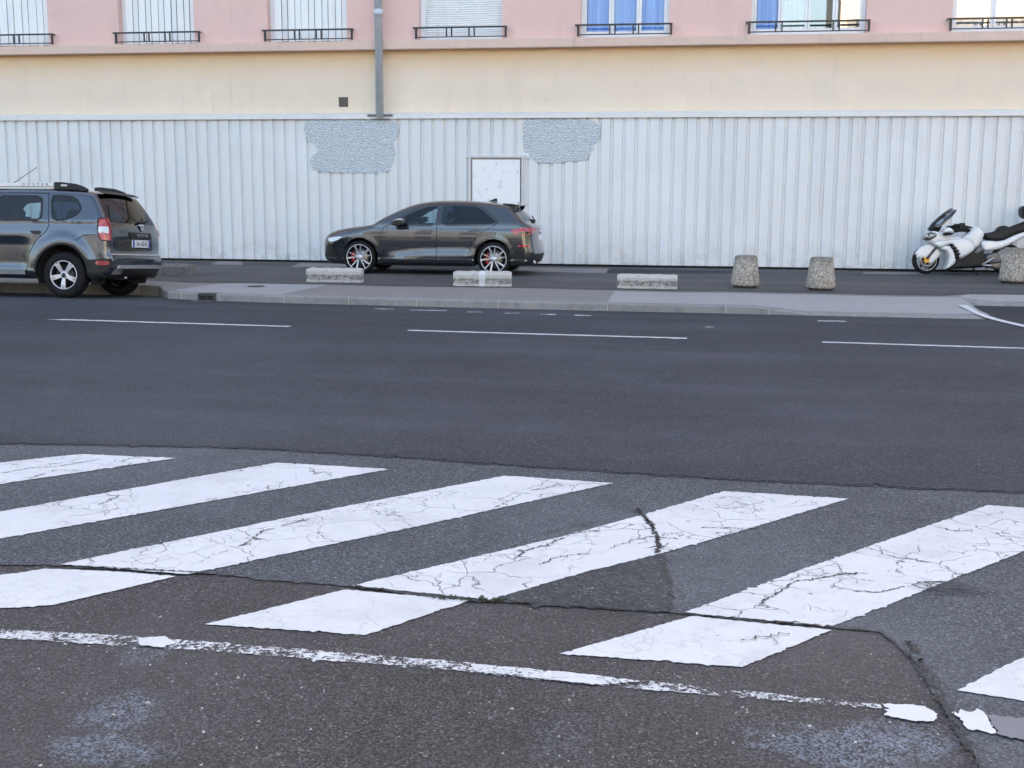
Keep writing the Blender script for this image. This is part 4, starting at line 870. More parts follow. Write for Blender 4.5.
for sd_ in (-1, 1):
    for j in (0, 1):
        o = U.mesh('door', lambda o: o == ('side', j, sd_), m_carb, su)
        wj = 2+j; U.mesh('window', lambda o: o == ('side', wj, sd_), m_tgl, o); tr = MB(); U.strip(tr, su_regs[wj]['poly'], sd_, .03, .003); tr.build('window_trim', m_black, o, fix=False)
        hx, hz = ((2.16, .995), (3.045, .975))[j]; h = MB(); U.patch(h, roundpoly([(hx-.07, hz-.0), (hx-.02, hz-.03), (hx+.07, hz-.02), (hx+.10, hz+.025), (hx-.09, hz+.025)], .2, 1), sd_, .014, .02); h.build('handle', m_black, o, fix=False)
        sm_ = MB(); U.strip(sm_, su_regs[j]['poly'], sd_, .011, .0025); sm_.build('door_seam', m_black, o, fix=False)
    q = U.mesh('quarter_window', lambda o: o == ('side', 4, sd_), m_tgld, su); tr = MB(); U.strip(tr, su_regs[4]['poly'], sd_, .03, .003); tr.build('window_trim', m_black, q, fix=False)
    U.mesh('headlight', lambda o: o == ('side', 5, sd_), m_whl, su); tl = U.mesh('taillight', lambda o: o == ('side', 6, sd_) or (o[0] == 'cap' and o[1] == ('taillight' if sd_ < 0 else 'taillight_far')), m_redl, su)
    tw = MB(); U.patch(tw, roundpoly([(4.115, 1.075), (4.27, 1.075), (4.285, .975), (4.11, .985)], .1, 1), sd_, .004, .025); tw.build('taillight_lens', m_whl, tl, fix=False)
    if sd_ < 0: tr = MB(); U.strip(tr, su_regs[6]['poly'], sd_, .016, .005); tr.build('taillight_rim', m_black, tl, fix=False)
    bs = MB(); U.strip(bs, [(3.73, .865), (3.83, .93), (4.0, .955), (4.08, .95)], sd_, .01, .003, False); bs.build('bumper_seam', m_black, su, fix=False)
    bl_ = MB(); U.patch(bl_, [(3.93, .36), (4.17, .34), (4.30, .50), (4.30, .60), (3.935, .58)], sd_, .006, .04); bl_.build('bumper_cladding', m_black, su, fix=False)
    rf = MB(); U.patch(rf, roundpoly([(4.07, .50), (4.27, .50), (4.28, .565), (4.08, .57)], .2, 1), sd_, .012, .03); rf.build('reflector', plain('reflector_red', (.28, .03, .03), .3, coat=1.), su, fix=False)
    st2 = MB(); U.strip(st2, [(1.42, .385), (2.88, .385)], sd_, .075, .02, False); st2.build('sill_trim', m_satin, su, fix=False)
    for xa in (.82, 3.493):
        ar = MB(); U.strip(ar, [(xa+.455*cos(a), .36+.455*sin(a)) for a in np.linspace(-.1, pi+.1, 44)], sd_, .03, .004, False); ar.build('arch_trim', m_black, su, fix=False)
        wheel(su, xa, sd_*.80, .345, .345, .22, .212, sd_, 'five'); liner(su, xa, .36, .45, sd_*.87, sd_*.45)
    ra = MB(); yy = sd_*.60                               # roof bar: silver length, black rear foot
    ra.prism([(1.60, 1.63), (1.8, 1.69), (2.1, 1.725), (3.21, 1.738), (3.21, 1.64), (3.12, 1.64), (2.05, 1.64)], yy-.03, yy+.03); rail = ra.build('roof_bar', m_alloy, su, bevel=.01)
    gp = MB(); gp.prism([(1.95, 1.664), (3.20, 1.669), (3.20, 1.678), (1.95, 1.674)], yy+sd_*.027, yy+sd_*.0325); gp.build('bar_groove', m_black, rail)
    rb_ = MB(); rb_.prism([(3.21, 1.745), (3.32, 1.746), (3.55, 1.722), (3.68, 1.68), (3.76, 1.635), (3.74, 1.61), (3.52, 1.63), (3.21, 1.635)], yy-.035, yy+.035); rb2 = rb_.build('bar_end', m_black, rail, bevel=.01)
    bb = MB(); bb.prism([(3.33, 1.683), (3.43, 1.683), (3.43, 1.706), (3.33, 1.708)], yy+sd_*.034, yy+sd_*.038); bb.build('bar_badge', m_alloy, rail)
    mt = Matrix(((1, 0, 0, 2.90), (0, 0, 1 if sd_ > 0 else -1, yy+sd_*.0305), (0, 1, 0, 1.706), (0, 0, 0, 1)))
    if sd_ > 0: mt = mt @ Matrix.Scale(-1, 4, (1, 0, 0))
    text_mesh('lettering', 'DUSTER', .062, m_alloyd, rail, mt, .0015, spacing=2.35)
    mm = MB(); p0, n0 = U.pos(1.7, 1.15, sd_); mm.prism([(1.60, 1.12), (1.74, 1.10), (1.80, 1.14), (1.80, 1.28), (1.68, 1.28), (1.60, 1.22)], p0[1]+sd_*.04, p0[1]+sd_*.24); mm.build('mirror', m_black, su, bevel=.03)
# tail: spoiler, strip, lettering, badge, plate, skid plate, wiper, exhaust
b = MB(); b.prism([(3.88, 1.615), (3.985, 1.575), (3.99, 1.585), (3.88, 1.63)], -.55, .55); b.build('spoiler', m_black, su, bevel=.01)
b = MB(); tailplate(b, -.29, .40, .90, 1.005, -.01, .022, U); gs = b.build('tailgate_strip', m_black, su)
RM = lambda y, z, o: rear(U, z, y, o)
pa = RM(.07, .962, .0262); e1 = Vector(RM(.2, .945, .026)-RM(-.2, .945, .026)).normalized(); e2 = Vector(RM(.02, .965, .026)-RM(.02, .925, .026)).normalized(); e3 = e1.cross(e2)
text_mesh('lettering', 'DUSTER', .06, m_chrome, gs, Matrix(((e1.x, e2.x, e3.x, pa[0]), (e1.y, e2.y, e3.y, pa[1]), (e1.z, e2.z, e3.z, pa[2]), (0, 0, 0, 1))), .002, spacing=1.8)
b = MB(); tailplate(b, -.235, .335, .778, .892, -.004, .014, U); pl = b.build('number_plate', m_plate, su)
b = MB(); tailplate(b, -.232, -.18, .781, .889, .0, .0165, U, 2, 2); b.build('plate_band', m_plateb, pl); b = MB(); tailplate(b, .28, .332, .781, .889, .0, .0165, U, 2, 2); b.build('plate_band', m_plateb, pl)
pa = RM(.05, .835, .0165)
text_mesh('plate_characters', 'EA-102-FE', .105, m_black, pl, Matrix(((e1.x, e2.x, e3.x, pa[0]), (e1.y, e2.y, e3.y, pa[1]), (e1.z, e2.z, e3.z, pa[2]), (0, 0, 0, 1))) @ Matrix.Diagonal((.78, 1, 1, 1)), .001, spacing=1.0)
ps = [(-.062, .052), (.062, .052), (.062, .03), (.03, -.03), (.0, -.058), (-.03, -.03), (-.062, .03)]; hs = [(-.028, .03), (.028, .03), (.026, .012), (0, -.022), (-.026, .012)]
pa = RM(.10, 1.085, .012); b = MB(); b.lathe([(0, 0)], 3)if 0 else None
def emb(poly, o0, o1):
    n_ = len(poly); q = [Vector(pa)+e1*x+e2*z for x, z in poly]; b = MB(); b.add([p+e3*o0 for p in q]+[p+e3*o1 for p in q], [tuple(range(n_)), tuple(range(n_, 2*n_))]+[(i, (i+1) % n_, n_+(i+1) % n_, n_+i) for i in range(n_)]); return b
em = emb(ps, -.01, .014).build('badge', m_chrome, su, bevel=.003); emb(hs, .0, .0155).build('badge_centre', m_black, em)
b = MB(); tailplate(b, -.70, .70, .36, .50, -.02, .02, U, 16, 3); b.v = [(x+(.03 if z > .45 else -.02), y*(1 if z > .45 else 1.08), z) for x, y, z in b.v]; b.build('skid_plate', m_satin, su)
b = MB(); tailplate(b, -.52, .60, .325, .455, -.02, .045, U, 12, 3); b.build('skid_plate_insert', m_black, su)
b = MB(); tailplate(b, -.80, .80, .655, .675, .0, .012, U, 16, 1); b.build('bumper_lip', m_satin, su)
p0, p1 = RM(.08, 1.165, .03), RM(.42, 1.20, .03); b = MB(); b.tube([RM(.05, 1.15, .03), RM(.1, 1.17, .045), p1], [.03, .022, .012], 8); b.prism([(0, 0)]*0, 0, 0) if 0 else None; b.build('rear_wiper', m_black, su)
b = MB(); b.tube([(3.9, -.3, .30), (4.2, -.3, .315)], .03, 14); b.build('exhaust', m_chrome, su)
b = MB(); b.tube([(2.02, .0, 1.65), (1.99, 0, 1.69)], .02, 10); b.tube([(2.0, 0, 1.68), (2.56, 0, 2.02)], [.006, .004], 6); b.build('antenna', m_black, su)
b = MB(); b.prism([(1.15, 1.1), (1.72, 1.02), (1.72, .75), (1.3, .75)], -.68, .68); b.build('dashboard', m_cabin, su, bevel=.04)
k0 = len(bpy.data.objects); seats(su, [(2.02, -.36, False), (2.02, .36, False), (2.92, 0, True)])
for o in su.children:
    if o.name.startswith('seat'): o.location.z = .14
b = MB(); b.box(.5, -.42, .28, 4.0, .42, .55); b.box(1.3, -.76, .30, 3.0, .76, .52); b.build('floor_pan', m_liner, su)
CS = 1.
# ================================================================== CONCRETE BLOCKS, BOLLARDS, DRAIN, SMALL THINGS
def block_mat(name, stripe=None):
    t = NT(name); X, Y, Z = t.xyz()
    c = t.mix(t.noise(7, 5, .65), (.34, .325, .30), (.53, .515, .485)); lich = t.noise(1, 6, .75, t.scaled((11, 11, 22)))
    band = t.math('MULTIPLY', t.mr(Z, .02, .06), t.mr(Z, .10, .15, 1, 0))
    c = t.mix(t.math('MULTIPLY', band, t.mr(lich, .38, .56, 0, .85)), c, (.07, .065, .06)); c = t.mix(t.mr(lich, .56, .66, 0, .7), c, (.14, .13, .12))
    if stripe is not None:
        d = t.math('ABSOLUTE', t.math('SUBTRACT', X, stripe)); c = t.mix(t.mr(t.math('ADD', d, t.math('MULTIPLY', t.noise(30), .03)), .045, .085, .5, 0), c, (.72, .73, .75))
    t.p(Base_Color=c, Roughness=.9); t.bump(t.noise(45, 5, .75), .6, .008); return t.m
m_blk = block_mat('block_concrete'); m_blks = block_mat('block_concrete_striped', .0); m_blkd = concrete('block_concrete_mossy', (.10, .095, .09), (.22, .21, .20), 14, .7)
def block(pl, pr, top_h, label, m, tilt=0.):
    a, b = at(*pl, PZ), at(*pr, PZ); c = (a+b)/2; L = np.linalg.norm((b-a)[:2]); r = empty('concrete_block', (c[0], c[1], PZ+.004), atan2(b[1]-a[1], b[0]-a[0])); tag(r, label, 'concrete block', 'low concrete blocks along the pavement')
    n = 18; vs = []; k = 0; prof = [(0, 0), (0, top_h*.78), (.035, top_h), (.20, top_h), (.235, top_h*.78), (.235, 0)]
    for i in range(n+1):
        x = -L/2+L*i/n; e = .012 if i in (0, n) else 0
        for (y, z) in prof: vs.append((x+RNG.normal()*.002, y+RNG.normal()*.003+(e if y < .1 else -e), max(0, z+RNG.normal()*.003-e*(z > 0))))
    k = len(prof); mb = MB(); mb.add(vs, [(i*k+j, (i+1)*k+j, (i+1)*k+(j+1) % k, i*k+(j+1) % k) for i in range(n) for j in range(k)]+[tuple(range(k)), tuple(range(n*k+k-1, n*k-1, -1))])
    o = mb.build('block', m, r, tri=True); return r
block((157, 275.3), (188, 276.2), .20, 'short mossy concrete block behind the off-roader, furthest left of the row', m_blkd)
block((306, 282.2), (361, 282.9), .23, 'pale concrete block in front of the hatchback front wheel', m_blk)
block((453, 286.3), (511, 286.9), .235, 'concrete block with a white paint stripe in front of the hatchback rear wheel', m_blks)
block((617, 288.5), (677, 289.5), .22, 'concrete block standing alone between the hatchback and the bollards', m_blk)
def pebble():
    t = NT('exposed_aggregate'); X, Y, Z = t.xyz(); s_ = t.n('ShaderNodeSeparateColor', {0: t.vor(50, out='Color')}).outputs
    c = t.ramp(s_[0], [(0, (.20, .175, .145)), (.25, (.31, .265, .22)), (.5, (.39, .345, .295)), (.75, (.47, .43, .38)), (1, (.54, .51, .465))], 'CONSTANT')
    c = t.mix(t.mr(t.vor(50, 'DISTANCE_TO_EDGE'), 0, .12, .75, 0), c, (.20, .18, .155))
    top = t.math('ADD', Z, t.math('MULTIPLY', t.math('SUBTRACT', t.noise(9, 5, .75), .5), .35)); c = t.mix(t.mr(top, .36, .52, 0, .6), c, (.11, .10, .085))
    t.p(Base_Color=c, Roughness=.88); t.bump(t.vor(50, 'SMOOTH_F1'), 1., .012); return t.m
m_peb = pebble(); m_dirt = plain('dark_base', (.05, .042, .038), .95, var=.4, scale=20)
def bollard(px_, py_, w_px, label, h=.515, first=[None]):
    q = at(px_, py_, PZ); sc_ = 1.
    r = empty('stone_bollard', (q[0], q[1]+.25, PZ+.004), RNG.random()*6); tag(r, label, 'bollard', 'exposed aggregate bollards on the parking court')
    if first[0] is None:
        b = MB(); b.lathe([(0, .035), (.215, .035), (.228, .05), (.226, .09), (.178, h-.03), (.163, h-.008), (.14, h), (0, h)], 40); o = b.build('cone', m_peb, r); first[0] = o
        b = MB(); b.lathe([(0, 0), (.185, 0), (.18, .04), (0, .04)], 28); first.append(b.build('foot', m_dirt, r))
    else:
        for s_ in first: c = s_.copy(); col.objects.link(c); c.parent = r
    return r
bollard(745.5, 289, 28, 'left of the two small speckled bollards, nearest the concrete block')
bollard(822, 291.5, 31, 'speckled bollard with a dark mossy top left of the motorcycle')
bpy.context.view_layer.update()
r_ = bollard(1018, 284.5, 33, 'speckled bollard at the right edge in front of the motorcycle'); r_.scale = (1.13, 1.13, 1.17)
# kerb drain, pavement cover
q = at(213.5, 296, .05); x0 = q[0]; y0 = ky(x0)
r = empty('storm_drain', (x0, y0, 0)); tag(r, 'small dark kerb inlet drain in front of the pavement near the off-roader', 'drain')
b = MB(); b.box(-.14, -.03, .0, .14, .2, PZ+.006); b.build('inlet_frame', plain('cast_iron', (.05, .05, .053), .6, .4), r, bevel=.006)
for dx in (-.06, .06): b = MB(); b.box(dx-.045, -.034, .02, dx+.045, -.028, .075); b.build('inlet_opening', m_liner, r)
b = MB()
for k in range(4): b.box(-.15+k*.08, -.27, .004, -.10+k*.08, -.06, .009)
b.build('gutter_grate', plain('grate_iron', (.09, .092, .1), .6, .3), r)
q = at(256, 286.8, PZ); b = MB(); b.lathe([(0, .0), (.13, 0), (.135, .010), (.0, .012)], 24); o = b.build('access_cover', plain('cover_iron', (.07, .07, .075), .6, .4), None); o.location = (q[0], q[1], PZ+.004); tag(o, 'small round dark access cover set in the pale pavement', 'cover')
# tangle of wire lying on the edge of a stripe
q = at(940, 588.5, 0); pts = []
for i in range(70):
    a = i*.55; rr = .075+.02*sin(i*1.7); pts.append((rr*1.1*cos(a)+.0012*i-.02, rr*.62*sin(a)+.012*sin(i*.9), .004+.006*(1+sin(i*.77))))
b = MB(); b.tube(pts, .0015, 5); b.tube([(.06, .0, .005), (.12, -.02, .008), (.17, -.045, .006), (.13, -.06, .006), (.18, -.02, .007), (.21, -.03, .004)], .002, 5)
o = b.build('wire_tangle', plain('dull_wire', (.10, .10, .11), .5, .5), None); o.location = (q[0], q[1], 0); tag(o, 'small tangle of dull wire lying on the edge of a white crosswalk stripe', 'wire')
# weeds in the joint and loose grit
b = MB()
for i in range(60):
    t_ = RNG.random(); px_ = 432+t_*72; p = at(px_, 597.5+t_*3.5+RNG.normal()*.7, -.004); a = RNG.random()*6.28; h_ = .004+RNG.random()*.007; w_ = .003+RNG.random()*.004; l_ = h_*1.1
    d = np.array([cos(a), sin(a)]); n_ = np.array([-d[1], d[0]])*w_
    b.add([(p[0]-n_[0], p[1]-n_[1], -.006), (p[0]+n_[0], p[1]+n_[1], -.006), (p[0]+d[0]*l_*.6+n_[0], p[1]+d[1]*l_*.6+n_[1], h_*.7), (p[0]+d[0]*l_, p[1]+d[1]*l_, h_)], [(0, 1, 2, 3)])
o = b.build('weeds', plain('weed_green', (.06, .075, .04), .8, var=.5, scale=60), None, fix=False); o['kind'] = 'stuff'; o['label'] = 'tiny weeds growing in the tar joint beside a crosswalk stripe'
b = MB()
for i in range(260):
    px_, py_ = RNG.random()*1100-40, 600+RNG.random()**.7*190; p = at(px_, py_, -.012); s_ = .0014+RNG.random()**3*.0045; v = [(p[0]+s_*(RNG.random()-.5)*2+s_*cx, p[1]+s_*cy, -.012+s_*cz) for cx, cy, cz in ((-1, -1, 0), (1, -1, 0), (0, 1.1, 0), (.1, 0, 1.1))]
    b.add(v, [(0, 1, 3), (1, 2, 3), (2, 0, 3), (0, 2, 1)])
o = b.build('grit', plain('grit_stone', (.42, .40, .37), .9, var=.4, scale=50), None); o['kind'] = 'stuff'; o['label'] = 'loose pale grit scattered over the old asphalt'
# ================================================================== WHITE TOURING MOTORCYCLE leaning on its stand by the fence
BKY = 23.55; b0 = at(926, 274.5, PZ)
def bp(X, Y, dy=0.):                                     # outline point -> (along, height) in the machine's own frame
    p = atY(900+X/8.258, 200+Y/8.258, BKY+dy); return (p[0]-b0[0], p[2]-PZ)
def pillow(pts, wo, we, r, yc=0., dy=0., raw=False):
    poly = [np.array(bp(*p, dy)) if not raw else np.array(p) for p in pts]; poly = roundpoly(poly, .22, 1); q = resample(poly, .03, True); P = [tuple(v[:2]) for v in q]; nb = len(P); A = np.array(P); E_ = [(i, (i+1) % nb) for i in range(nb)]
    for gx in np.arange(A[:, 0].min(), A[:, 0].max(), .022):
        for gz in np.arange(A[:, 1].min(), A[:, 1].max(), .022):
            if inpoly(np.array([[gx, gz]]), A)[0] and np.min(np.hypot(A[:, 0]-gx, A[:, 1]-gz)) > .009: P.append((gx, gz))
    rr = delaunay_2d_cdt([Vector(p) for p in P], E_, [], 0, 1e-6); V = np.array([tuple(v) for v in rr[0]]); fs = [f for f in rr[2] if len(f) == 3 and inpoly(np.array([V[list(f)].mean(0)]), A)[0]]
    Bd = np.array(resample(A, .01, True)); d = np.array([np.min(np.hypot(Bd[:, 0]-v[0], Bd[:, 1]-v[1])) for v in V]); t = np.clip(d/r, 0, 1); w = we+(wo-we)*np.sqrt(1-(1-t)**2)
    n = len(V); vs = [(v[0], yc-ww, v[1]) for v, ww in zip(V, w)]+[(v[0], yc+ww, v[1]) for v, ww in zip(V, w)]
    mp = {o: i for i, og in enumerate(rr[3]) for o in og}
    fc = [tuple(f) for f in fs]+[tuple(x+n for x in f[::-1]) for f in fs]+[(mp[i], mp[(i+1) % nb], mp[(i+1) % nb]+n, mp[i]+n) for i in range(nb)]
    return MB().add(vs, fc, True)
mc = empty('motorcycle', (b0[0], BKY, PZ+.004)); mc.rotation_euler = (R(-3), 0, 0); tag(mc, 'white touring motorcycle with tall windscreen parked against the white fence', 'motorcycle')
def mwhite():
    t = NT('bike_pearl_white'); t.p(Base_Color=t.mix(t.noise(4, 4), (.60, .60, .605), (.70, .70, .70)), Roughness=.38, Coat_Weight=.45, Coat_Roughness=.06); return t.m
m_bw = mwhite(); m_bd = plain('bike_black', (.007, .007, .008), .5, spec=.3); m_bg = plain('bike_grey', (.10, .10, .105), .4, .4); m_gold = plain('caliper_gold', (.55, .33, .06), .3, .6); m_scr = glass_mat('screen_tinted', (.80, .82, .84), .03, .03)
B = lambda mb, nm, m, par=mc, **k: mb.build(nm, m, par, **k)
def bwheel(X, r, w, rot, nm='wheel'):
    t = MB(); prof = [(r-.075, -w*.42), (r-.03, -w*.5), (r-.008, -w*.28), (r, 0), (r-.008, w*.28), (r-.03, w*.5), (r-.075, w*.42)]; t.lathe(prof, 48, axis='y', closed_prof=True); o = B(t, nm, m_tyre); o.location = (X, 0, r); o.rotation_euler = (0, 0, rot)
    rm = MB(); rm.lathe([(r-.07, -w*.44), (r-.085, -w*.42), (r-.095, 0), (r-.085, w*.42), (r-.07, w*.44)], 48, axis='y'); rm.build('rim', m_bd, o)
    ln_ = MB(); ln_.lathe([(r-.068, -w*.455), (r-.074, -w*.45)], 48, axis='y'); ln_.build('rim_stripe', m_satin, o)
    sp = MB()
    for k in range(5):
        a = 2*pi*k/5+.3; ca, sa = cos(a), sin(a); q = [(.03, -.02), (.03, .02), (r-.09, .014), (r-.09, -.014)]; pts = [(x*ca-y*sa, x*sa+y*ca) for x, y in q]; sp.prism(pts, -.02, .02)
    sp.lathe([(0, -.05), (.045, -.05), (.045, .05), (0, .05)], 20, axis='y'); sp.build('spokes', m_bd, o)
    ds = MB(); ds.lathe([(.085, -w*.62), (.155, -w*.62), (.155, -w*.56), (.085, -w*.56)], 36, axis='y', closed_prof=True); ds.build('brake_disc', m_disc, o)
    return o
fx = bp(212, 505)[0]; fwl = bwheel(fx, .265, .115, R(14)); rx_ = bp(880, 505)[0]; bwheel(rx_, .295, .165, 0)
ck_ = MB(); ck_.box(-.075, -.115, -.05, .03, -.07, .06); c_ = ck_.build('brake_caliper', m_gold, fwl, bevel=.012)
B(pillow([(106, 478), (122, 434), (160, 396), (212, 372), (266, 376), (312, 404), (336, 440), (322, 462), (275, 512), (238, 535), (230, 492), (190, 480), (150, 486)], .105, .088, .06), 'front_fender', m_bw)
for yy in (-.10, .10):
    f_ = MB(); p0, p1 = (fx, .285), bp(345, 330); f_.tube([(p0[0], yy, p0[1]), (fx+(p1[0]-fx)*.45, yy, .285+(p1[1]-.285)*.45)], .028, 12); f_.tube([(fx+(p1[0]-fx)*.4, yy, .285+(p1[1]-.285)*.4), (p1[0], yy, p1[1])], .024, 12); B(f_, 'fork_leg', m_bg)
# fairing
B(pillow([(186, 330), (200, 290), (250, 262), (300, 250), (335, 262), (420, 300), (500, 300), (520, 340), (420, 345), (330, 365), (262, 372), (225, 350)], .20, .10, .10), 'nose_fairing', m_bw)
hl = B(pillow([(192, 328), (206, 290), (255, 268), (298, 268), (318, 292), (298, 328), (250, 346), (210, 342)], .205, .13, .05, 0, -.1), 'headlight', plain('headlamp_dark', (.05, .05, .055), .1, coat=1.))
for (X, Y, s_) in ((222, 305, .030), (262, 303, .034), (292, 292, .02)): p = bp(X, Y, -.2); q = MB(); q.lathe([(0, -.216), (s_*.7, -.214), (s_, -.2), (s_, -.15)], 20, axis='y', c=(p[0], 0, p[1])); q.build('lamp', m_satin, hl)
B(pillow([(262, 362), (320, 338), (420, 322), (505, 316), (565, 335), (605, 405), (560, 445), (478, 492), (455, 470), (430, 395), (390, 368), (318, 402), (285, 385)], .255, .20, .06), 'side_fairing', m_bw)
B(pillow([(312, 402), (385, 372), (425, 410), (446, 485), (434, 528), (395, 556), (348, 577), (375, 540), (386, 480), (370, 430)], .275, .22, .05), 'lower_fairing', m_bw)
ven = [[(398, 372), (432, 366), (448, 384), (412, 392)], [(412, 396), (455, 392), (472, 408), (426, 418)], [(424, 422), (478, 415), (492, 432), (436, 444)], [(432, 448), (488, 440), (500, 455), (446, 468)], [(440, 472), (492, 462), (478, 490), (448, 492)]]
for v in ven: B(pillow(v, .288, .262, .03, 0, -.2), 'fairing_vent', m_bd)
B(pillow([(440, 480), (520, 430), (600, 395), (690, 430), (700, 520), (690, 556), (600, 562), (480, 572), (372, 576), (430, 535)], .19, .15, .05), 'engine', m_bd)
B(pillow([(585, 425), (655, 368), (672, 432), (640, 452), (600, 458)], .20, .15, .04), 'frame_cover', m_bg)
B(pillow([(495, 318), (560, 270), (590, 232), (640, 222), (672, 250), (694, 285), (662, 350), (640, 385), (590, 428), (560, 350)], .185, .10, .09), 'tank', m_bw)
B(pillow([(684, 278), (735, 272), (788, 262), (818, 222), (860, 212), (902, 228), (960, 205), (1030, 178), (1120, 168), (1125, 225), (1040, 262), (940, 292), (830, 346), (700, 338)], .15, .09, .05), 'seat', m_bd)
B(pillow([(655, 355), (690, 336), (830, 344), (940, 290), (1030, 262), (1140, 215), (1150, 245), (1040, 296), (905, 372), (800, 412), (672, 432)], .165, .11, .05), 'tail_fairing', m_bw)
B(pillow([(880, 360), (930, 352), (945, 362), (890, 372)], .172, .13, .02, 0, -.1), 'tail_slot', m_bd)
B(pillow([(1000, 95), (1008, 62), (1035, 46), (1170, 50), (1190, 90), (1185, 150), (1030, 158), (1006, 130)], .22, .17, .06), 'top_case', m_bd)
B(pillow([(1030, 165), (1180, 150), (1190, 185), (1060, 200)], .10, .08, .02), 'luggage_rack', m_bg)
B(pillow([(690, 470), (720, 445), (800, 430), (830, 470), (830, 560), (790, 580), (700, 545)], .12, .09, .03), 'gearbox', m_bg)
s_ = MB(); p0, p1 = bp(700, 520), (rx_, .295)
for yy in (-.12, .12): s_ = MB(); s_.tube([(p0[0], yy, p0[1]), (p1[0], yy, p1[1])], .035, 10); B(s_, 'swingarm', m_bg)
e_ = MB(); a_, c_ = bp(720, 560), bp(1060, 440); e_.tube([(a_[0], .17, a_[1]), (c_[0]-.2, .2, c_[1]-.05), (c_[0], .21, c_[1])], [.03, .05, .06], 16); B(e_, 'exhaust', m_satin)
s_ = MB(); a_, c_ = bp(655, 538), bp(760, 475); s_.tube([(a_[0], -.2, a_[1]), ((a_[0]+c_[0])/2, -.21, (a_[1]+c_[1])/2), (c_[0], -.19, c_[1])], .014, 8); s_.tube([(a_[0], -.2, a_[1]), (a_[0]+.16, -.26, a_[1]-.01)], .014, 8); B(s_, 'foot_peg', m_satin)
s_ = MB(); a_ = bp(590, 560); s_.tube([(a_[0], -.14, a_[1]), (a_[0]+.05, -.26, .012), (a_[0]+.09, -.275, .008)], .012, 8); B(s_, 'side_stand', m_bd)
# screen, mirrors, bars
ws = MB(); A0 = [bp(232, 245), bp(268, 190), bp(345, 122), bp(420, 68)]; wid = [.19, .20, .20, .15]; vs = []
for (x, z), w_ in zip(A0, wid):
    for k in range(9): u = -1+k/4; vs.append((x+.16*u*u*(.6 if w_ < .16 else 1), u*w_, z-.05*u*u))
ws.add(vs, [(i*9+k, i*9+k+1, (i+1)*9+k+1, (i+1)*9+k) for i in range(3) for k in range(8)], True); wo = B(ws, 'windscreen', m_scr, fix=False); so_ = wo.modifiers.new('thickness', 'SOLIDIFY'); so_.thickness = .004
B(pillow([(232, 250), (255, 215), (300, 200), (345, 215), (330, 245), (275, 262)], .13, .10, .04), 'instrument_panel', m_bd)
B(pillow([(352, 130), (385, 112), (412, 130), (400, 165), (368, 172)], .05, .03, .03), 'screen_bracket', m_bd)
hb_ = MB(); p0, p1, p2 = bp(400, 225), bp(500, 212), bp(590, 262)
for sd_ in (-1, 1): hb_ = MB(); hb_.tube([(p0[0], sd_*.1, p0[1]), (p1[0]-.05, sd_*.22, p1[1]), (p1[0]+.02, sd_*.30, p1[1]-.02), (p1[0]+.13, sd_*.40, p1[1]-.05)], .018, 10); hb_.box(p1[0]-.06, sd_*.27-.03, p1[1]-.05, p1[0]+.03, sd_*.27+.03, p1[1]+.04); B(hb_, 'handlebar', m_bd, bevel=.004)
B(pillow([(412, 232), (470, 200), (522, 196), (560, 232), (600, 262), (585, 272), (520, 262), (440, 275)], .12, .09, .03), 'controls', m_bd)
for sd_ in (-1, 1):
    q = pillow([(330, 266), (352, 240), (382, 230), (418, 262), (416, 274), (336, 276)], .09, .06, .03, sd_*.30); mo = B(q, 'mirror', m_bw)
    q = pillow([(332, 277), (415, 275), (410, 292), (340, 300)], .08, .06, .02, sd_*.29); q.build('mirror_glass', m_bd, mo)
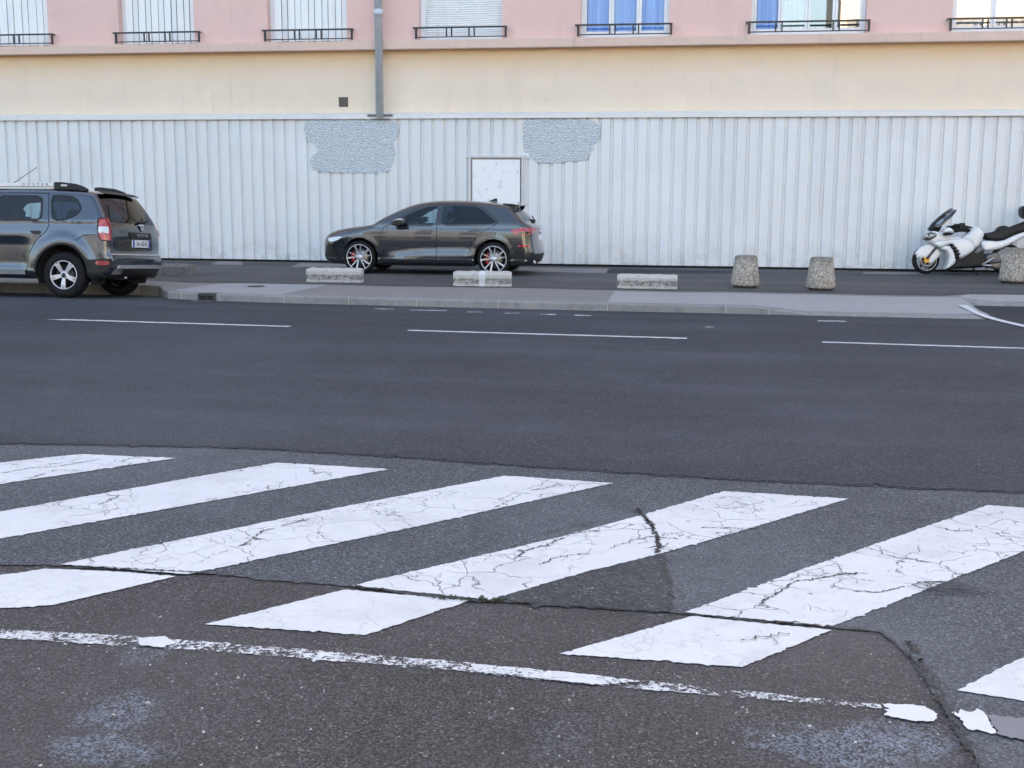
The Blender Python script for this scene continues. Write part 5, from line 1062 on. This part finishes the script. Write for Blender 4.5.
# ================================================================== OTHER SIDE OF THE STREET (behind the camera, seen in panes and car paint)
m_opp = plain('stucco_sunlit', (.56, .48, .35), .9, var=.1, scale=.6); m_opp2 = plain('stucco_grey', (.36, .34, .31), .9, var=.1, scale=.6); m_opp3 = plain('stucco_cool_grey', (.16, .172, .19), .9, var=.1, scale=.6); m_tile = plain('roof_slate', (.13, .135, .145), .85)
m_pane = plain('far_window', (.04, .045, .05), .15); m_shut = plain('far_shutter', (.22, .20, .18), .7)
def house(x0, x1, y, h, m, label):
    r = empty('town_house', ((x0+x1)/2, y, 0)); tag(r, label, 'building')
    inv = Matrix.Translation(-Vector(r.location))
    w = MB(); w.box(x0, y-9, 0, x1, y, h); o = w.build('wall', m, r); o.matrix_parent_inverse = inv
    rf = MB(); rf.add([(x0-.3, y+.4, h), (x1+.3, y+.4, h), (x1+.3, y-9.4, h), (x0-.3, y-9.4, h), (x0-.3, y-4.5, h+2.6), (x1+.3, y-4.5, h+2.6)], [(0, 1, 5, 4), (2, 3, 4, 5), (0, 4, 3), (1, 2, 5), (0, 3, 2, 1)]); o = rf.build('roof', m_tile, r); o.matrix_parent_inverse = inv
    n = int((x1-x0)/2.6)
    for f in range(int((h-1)/3)):
        for k in range(n):
            x = x0+(x1-x0)*(k+.5)/n; z = 1.2+f*3
            p = MB(); p.box(x-.5, y+.002, z, x+.5, y+.03, z+1.5); o = p.build('window', m_pane, r); o.matrix_parent_inverse = inv
            s = MB(); s.box(x-.98, y+.003, z, x-.52, y+.05, z+1.5); s.box(x+.52, y+.003, z, x+.98, y+.05, z+1.5); q = s.build('shutter', m_shut, o)
house(-46, -30, -23, 10, m_opp3, 'grey rendered town house with dull shutters across the street, left end')
house(-29, -10, -26, 10.5, m_opp3, 'low grey town house with dull shutters across the street')
house(7.5, 24, -24, 16.2, m_opp, 'tall ochre town house with dull shutters across the street')
house(25, 42, -22, 10, m_opp2, 'grey rendered town house with dull shutters across the street, right end')
# ================================================================== SKY AND SUN: late sun behind the apartment building, whole street in its shade
SUN_EL, SUN_AZ = R(19), R(14)                            # azimuth measured from +Y towards +X
w = bpy.data.worlds.new('World'); sc.world = w; w.use_nodes = True
nt = w.node_tree; bg = nt.nodes['Background']; sky = nt.nodes.new('ShaderNodeTexSky'); sky.sky_type = 'NISHITA'; sky.sun_disc = False
sky.sun_elevation = SUN_EL; sky.sun_rotation = SUN_AZ; sky.air_density = 1.0; sky.dust_density = 5.0; sky.ozone_density = 1.0
hs = nt.nodes.new('ShaderNodeMix'); hs.data_type = 'RGBA'; hs.blend_type = 'MULTIPLY'; hs.inputs[0].default_value = 1; nt.links.new(sky.outputs[0], hs.inputs[6]); hs.inputs[7].default_value = (1.11, 1.0, .90, 1); nt.links.new(hs.outputs[2], bg.inputs[0])
bg.inputs[1].default_value = .15
sl = bpy.data.lights.new('sun', 'SUN'); sl.energy = 3.2; sl.angle = R(.5); sl.color = (1, .96, .91); so = bpy.data.objects.new('sun', sl); col.objects.link(so)
d = Vector((sin(SUN_AZ)*cos(SUN_EL), cos(SUN_AZ)*cos(SUN_EL), sin(SUN_EL))); so.rotation_euler = d.to_track_quat('Z', 'Y').to_euler(); so.location = d*60
vs_ = sc.view_settings; vs_.view_transform = 'Standard'; vs_.look = 'None'; vs_.gamma = 1; vs_.use_curve_mapping = False; vs_.exposure = 2.72
sc.render.film_transparent = False
